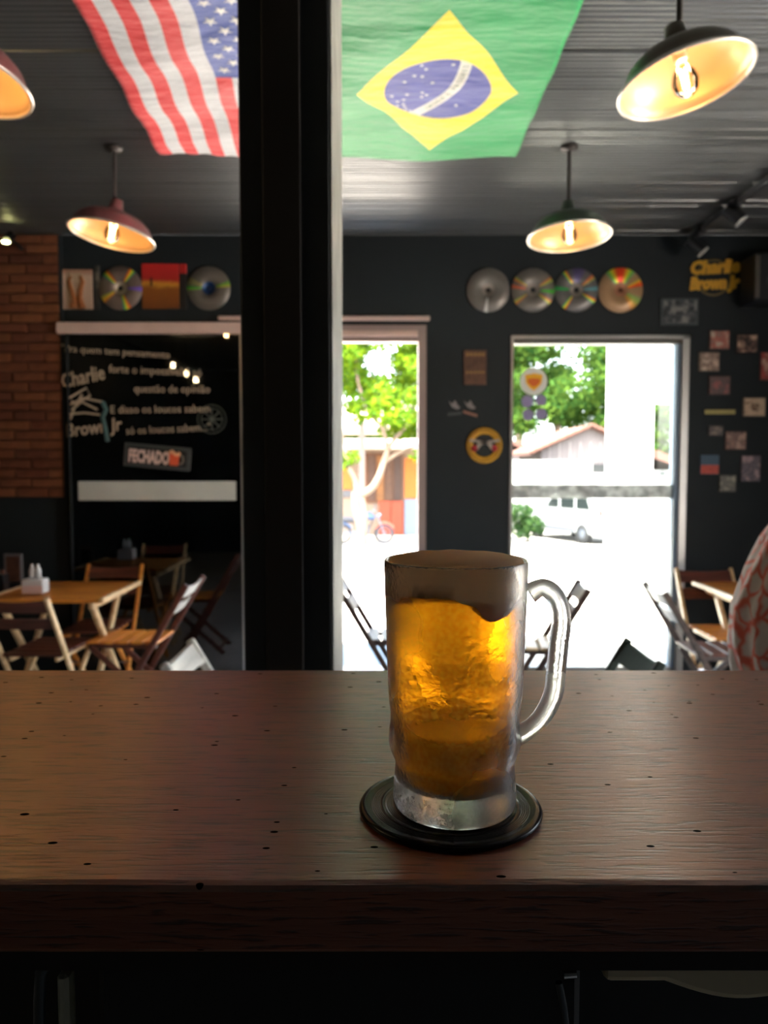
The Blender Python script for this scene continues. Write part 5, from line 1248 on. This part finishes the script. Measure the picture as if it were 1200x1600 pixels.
relh(span(xp-.3, xq-.1, 31.2, 34.8, zg, zq).build('house_wall', wp2), h4)
fb(1031, 1040, 736, 745, 31.1, .06, mat('dark_opening2', srgb(40, 44, 44), .5), 'dark_window', h4)
# white garden wall across the street
gwz = P(0, 719, 28.5).z
gwall = empty('white_street_wall', (P(900, 0, 28.5).x, 28.5, zg)); tag(gwall, 'long white street wall behind the parked car', 'wall')
fb(740, 924, 719, 842, 28.5, .3, wp2, 'wall_panel', gwall); fb(924, 1200, 745, 842, 28.5, .3, wp2, 'wall_panel', gwall)

# ------------------------------------------------------------------ trees
def leaf_mat(name, c1, c2):
    m = bpy.data.materials.new(name); m.use_nodes = True; g = NG(m); g.N.remove(g.N['Principled BSDF']); out = [q for q in g.N if q.type == 'OUTPUT_MATERIAL'][0]
    ge = g.new('ShaderNodeNewGeometry'); c = g.mix(ge.outputs['Random Per Island'], srgb(*c1), srgb(*c2))
    d = g.new('ShaderNodeBsdfDiffuse'); tl = g.new('ShaderNodeBsdfTranslucent'); g.L.new(c, d.inputs[0]); g.L.new(c, tl.inputs[0])
    mx = g.new('ShaderNodeMixShader'); mx.inputs[0].default_value = .45; g.L.new(d.outputs[0], mx.inputs[1]); g.L.new(tl.outputs[0], mx.inputs[2]); g.L.new(mx.outputs[0], out.inputs[0]); return m
leaf_y = leaf_mat('leaf_yellow_green', (92, 112, 20), (58, 94, 28)); leaf_g = leaf_mat('leaf_green', (36, 68, 32), (76, 96, 36)); leaf_d = leaf_mat('leaf_deep_green', (26, 50, 30), (58, 78, 40))
def foliage(blobs, n, size, m, parent, seed):
    rnd = random.Random(seed); vs = []; fs = []; tot = sum(b[3]**2 for b in blobs)
    for (cx, cy, cz, r) in blobs:
        for _ in range(int(n*r*r/tot)):
            d = Vector((rnd.gauss(0, 1), rnd.gauss(0, 1), rnd.gauss(0, 1))).normalized()*r*rnd.uniform(.45, 1.05)
            p = Vector((cx, cy, cz))+Vector((d.x, d.y, d.z*.8)); a = Vector((rnd.gauss(0, 1), rnd.gauss(0, 1), rnd.gauss(0, .7))).normalized(); b = a.cross(Vector((rnd.gauss(0, 1), rnd.gauss(0, 1), rnd.gauss(0, 1)))).normalized()
            s_ = size*rnd.uniform(.7, 1.3); k = len(vs); vs += [p-a*s_, p+b*s_*.5, p+a*s_, p-b*s_*.5]; fs.append((k, k+1, k+2, k+3))
    o = MB().add(vs, fs); me = bpy.data.meshes.new('foliage'); me.from_pydata([tuple(v) for v in o.v], [], o.f); me.materials.append(m)
    ob = bpy.data.objects.new('foliage', me); COL.objects.link(ob); ob.parent = parent; ob['kind'] = 'stuff'
    ob.location = -Vector(parent.location) if parent else (0, 0, 0); return ob
bark = mat('pale_bark', srgb(88, 74, 60), .85, var=.15, scale=4, bump=.4, bscale=8)
D3 = 22.6
tb_ = P(565, 0, D3); t1 = empty('forked_tree', (tb_.x, D3, gz(D3))); tag(t1, 'pale forked street tree seen through the left doorway', 'tree')
def tp(x, y, dy=0): q = P(x, y, D3); return Vector((q.x, D3+dy, q.z))
def tt(pts, rs, name):
    o = MB().tube(cr_spline([Vector(p) for p in pts], 4), [rs[0]+(rs[-1]-rs[0])*i/(4*(len(pts)-1)) for i in range(4*(len(pts)-1)+1)], 12).build(name, bark); return relt(o, t1)
base = tp(567, 850); base.z = gz(D3)-.02
tt([base, tp(564, 825), tp(557, 795), tp(556, 768)], [.15, .13], 'trunk')
tt([tp(566, 848), tp(569, 815), tp(566, 785), tp(560, 765)], [.12, .10], 'trunk')
tt([tp(559, 772), tp(555, 750), tp(545, 730), tp(540, 708, .4), tp(531, 670, .8)], [.10, .04], 'branch')
tt([tp(562, 774), tp(580, 764), tp(592, 745), tp(602, 715, .2), tp(610, 695, .3), tp(632, 668, .5), tp(655, 640, .6)], [.12, .05], 'branch')
tt([tp(598, 725, .2), tp(615, 712, .3), tp(640, 700, .5), tp(662, 690, .6)], [.07, .03], 'branch')
tt([tp(605, 705, .2), tp(598, 670, .3), tp(575, 640, .4), tp(558, 590, .5), tp(554, 530, .6)], [.06, .05], 'branch')
tt([tp(640, 665, .5), tp(648, 620, .5), tp(672, 590, .5)], [.05, .03], 'branch')
bl = []
rn = random.Random(3)
for i in range(85):
    x = rn.uniform(470, 720); y = rn.uniform(430, 690)
    if 560 < x < 640 and y > 672: continue
    q = tp(x, y, rn.uniform(-.6, 1.8)); bl.append((q.x, q.y, q.z, rn.uniform(.35, .6)))
for (x, y) in ((532, 725), (548, 715), (655, 712)): q = tp(x, y); bl.append((q.x, q.y, q.z, .28))
foliage(bl, 15000, .10, leaf_y, t1, 5)
def bigtree(cx, cy, cz, spread, hgt, n, m, label, seed, size=.14, nb=22):
    t = empty('leafy_tree', (cx, cy, gz(30))); tag(t, label, 'tree', 'big trees behind the houses')
    tk = MB().tube([(0, 0, 0), (.1, 0, cz*.5-gz(30)*.5), (0, 0, cz-gz(30))], [.28, .22, .1], 10).build('trunk', bark, t)
    rnd = random.Random(seed); bl = [(cx+rnd.uniform(-1, 1)*spread, cy+rnd.uniform(-.8, .8)*spread*.5, cz+rnd.uniform(-1, 1)*hgt, rnd.uniform(.7, 1.25)) for _ in range(nb)]
    foliage(bl, n, size, m, t, seed)
q = P(870, 600, 39); bigtree(q.x, 39, q.z, 2.9, 2.1, 17000, leaf_g, 'big green tree over the gabled house roof', 11, .14, 38)
q = P(1050, 660, 41); bigtree(q.x, 41, q.z, 1.6, 2.2, 8000, leaf_g, 'green tree right of the porch column', 12, .14, 18)
q = P(590, 640, 35.5); bigtree(q.x, 35.5, q.z+.8, 3.0, 2.6, 14000, leaf_g, 'green tree behind the orange-fronted house', 13, .14, 20)
q = P(810, 560, 47); bigtree(q.x, 47, q.z, 2.4, 2.6, 11000, leaf_d, 'deep green tree left of the gabled house', 14, .17, 24)
q = P(825, 815, 24.5); t = empty('street_bush', (q.x, 24.5, gz(24.5))); tag(t, 'grey-green bush at the front of the parked car', 'bush')
MB().tube([(0, 0, 0), (0, 0, .5)], [.05, .03], 8).build('stem', bark, t)
foliage([(q.x-.25, 24.5, q.z+.25, .45), (q.x+.1, 24.4, q.z-.1, .42), (q.x-.2, 24.5, q.z-.3, .4)], 1500, .07, leaf_d, t, 21)
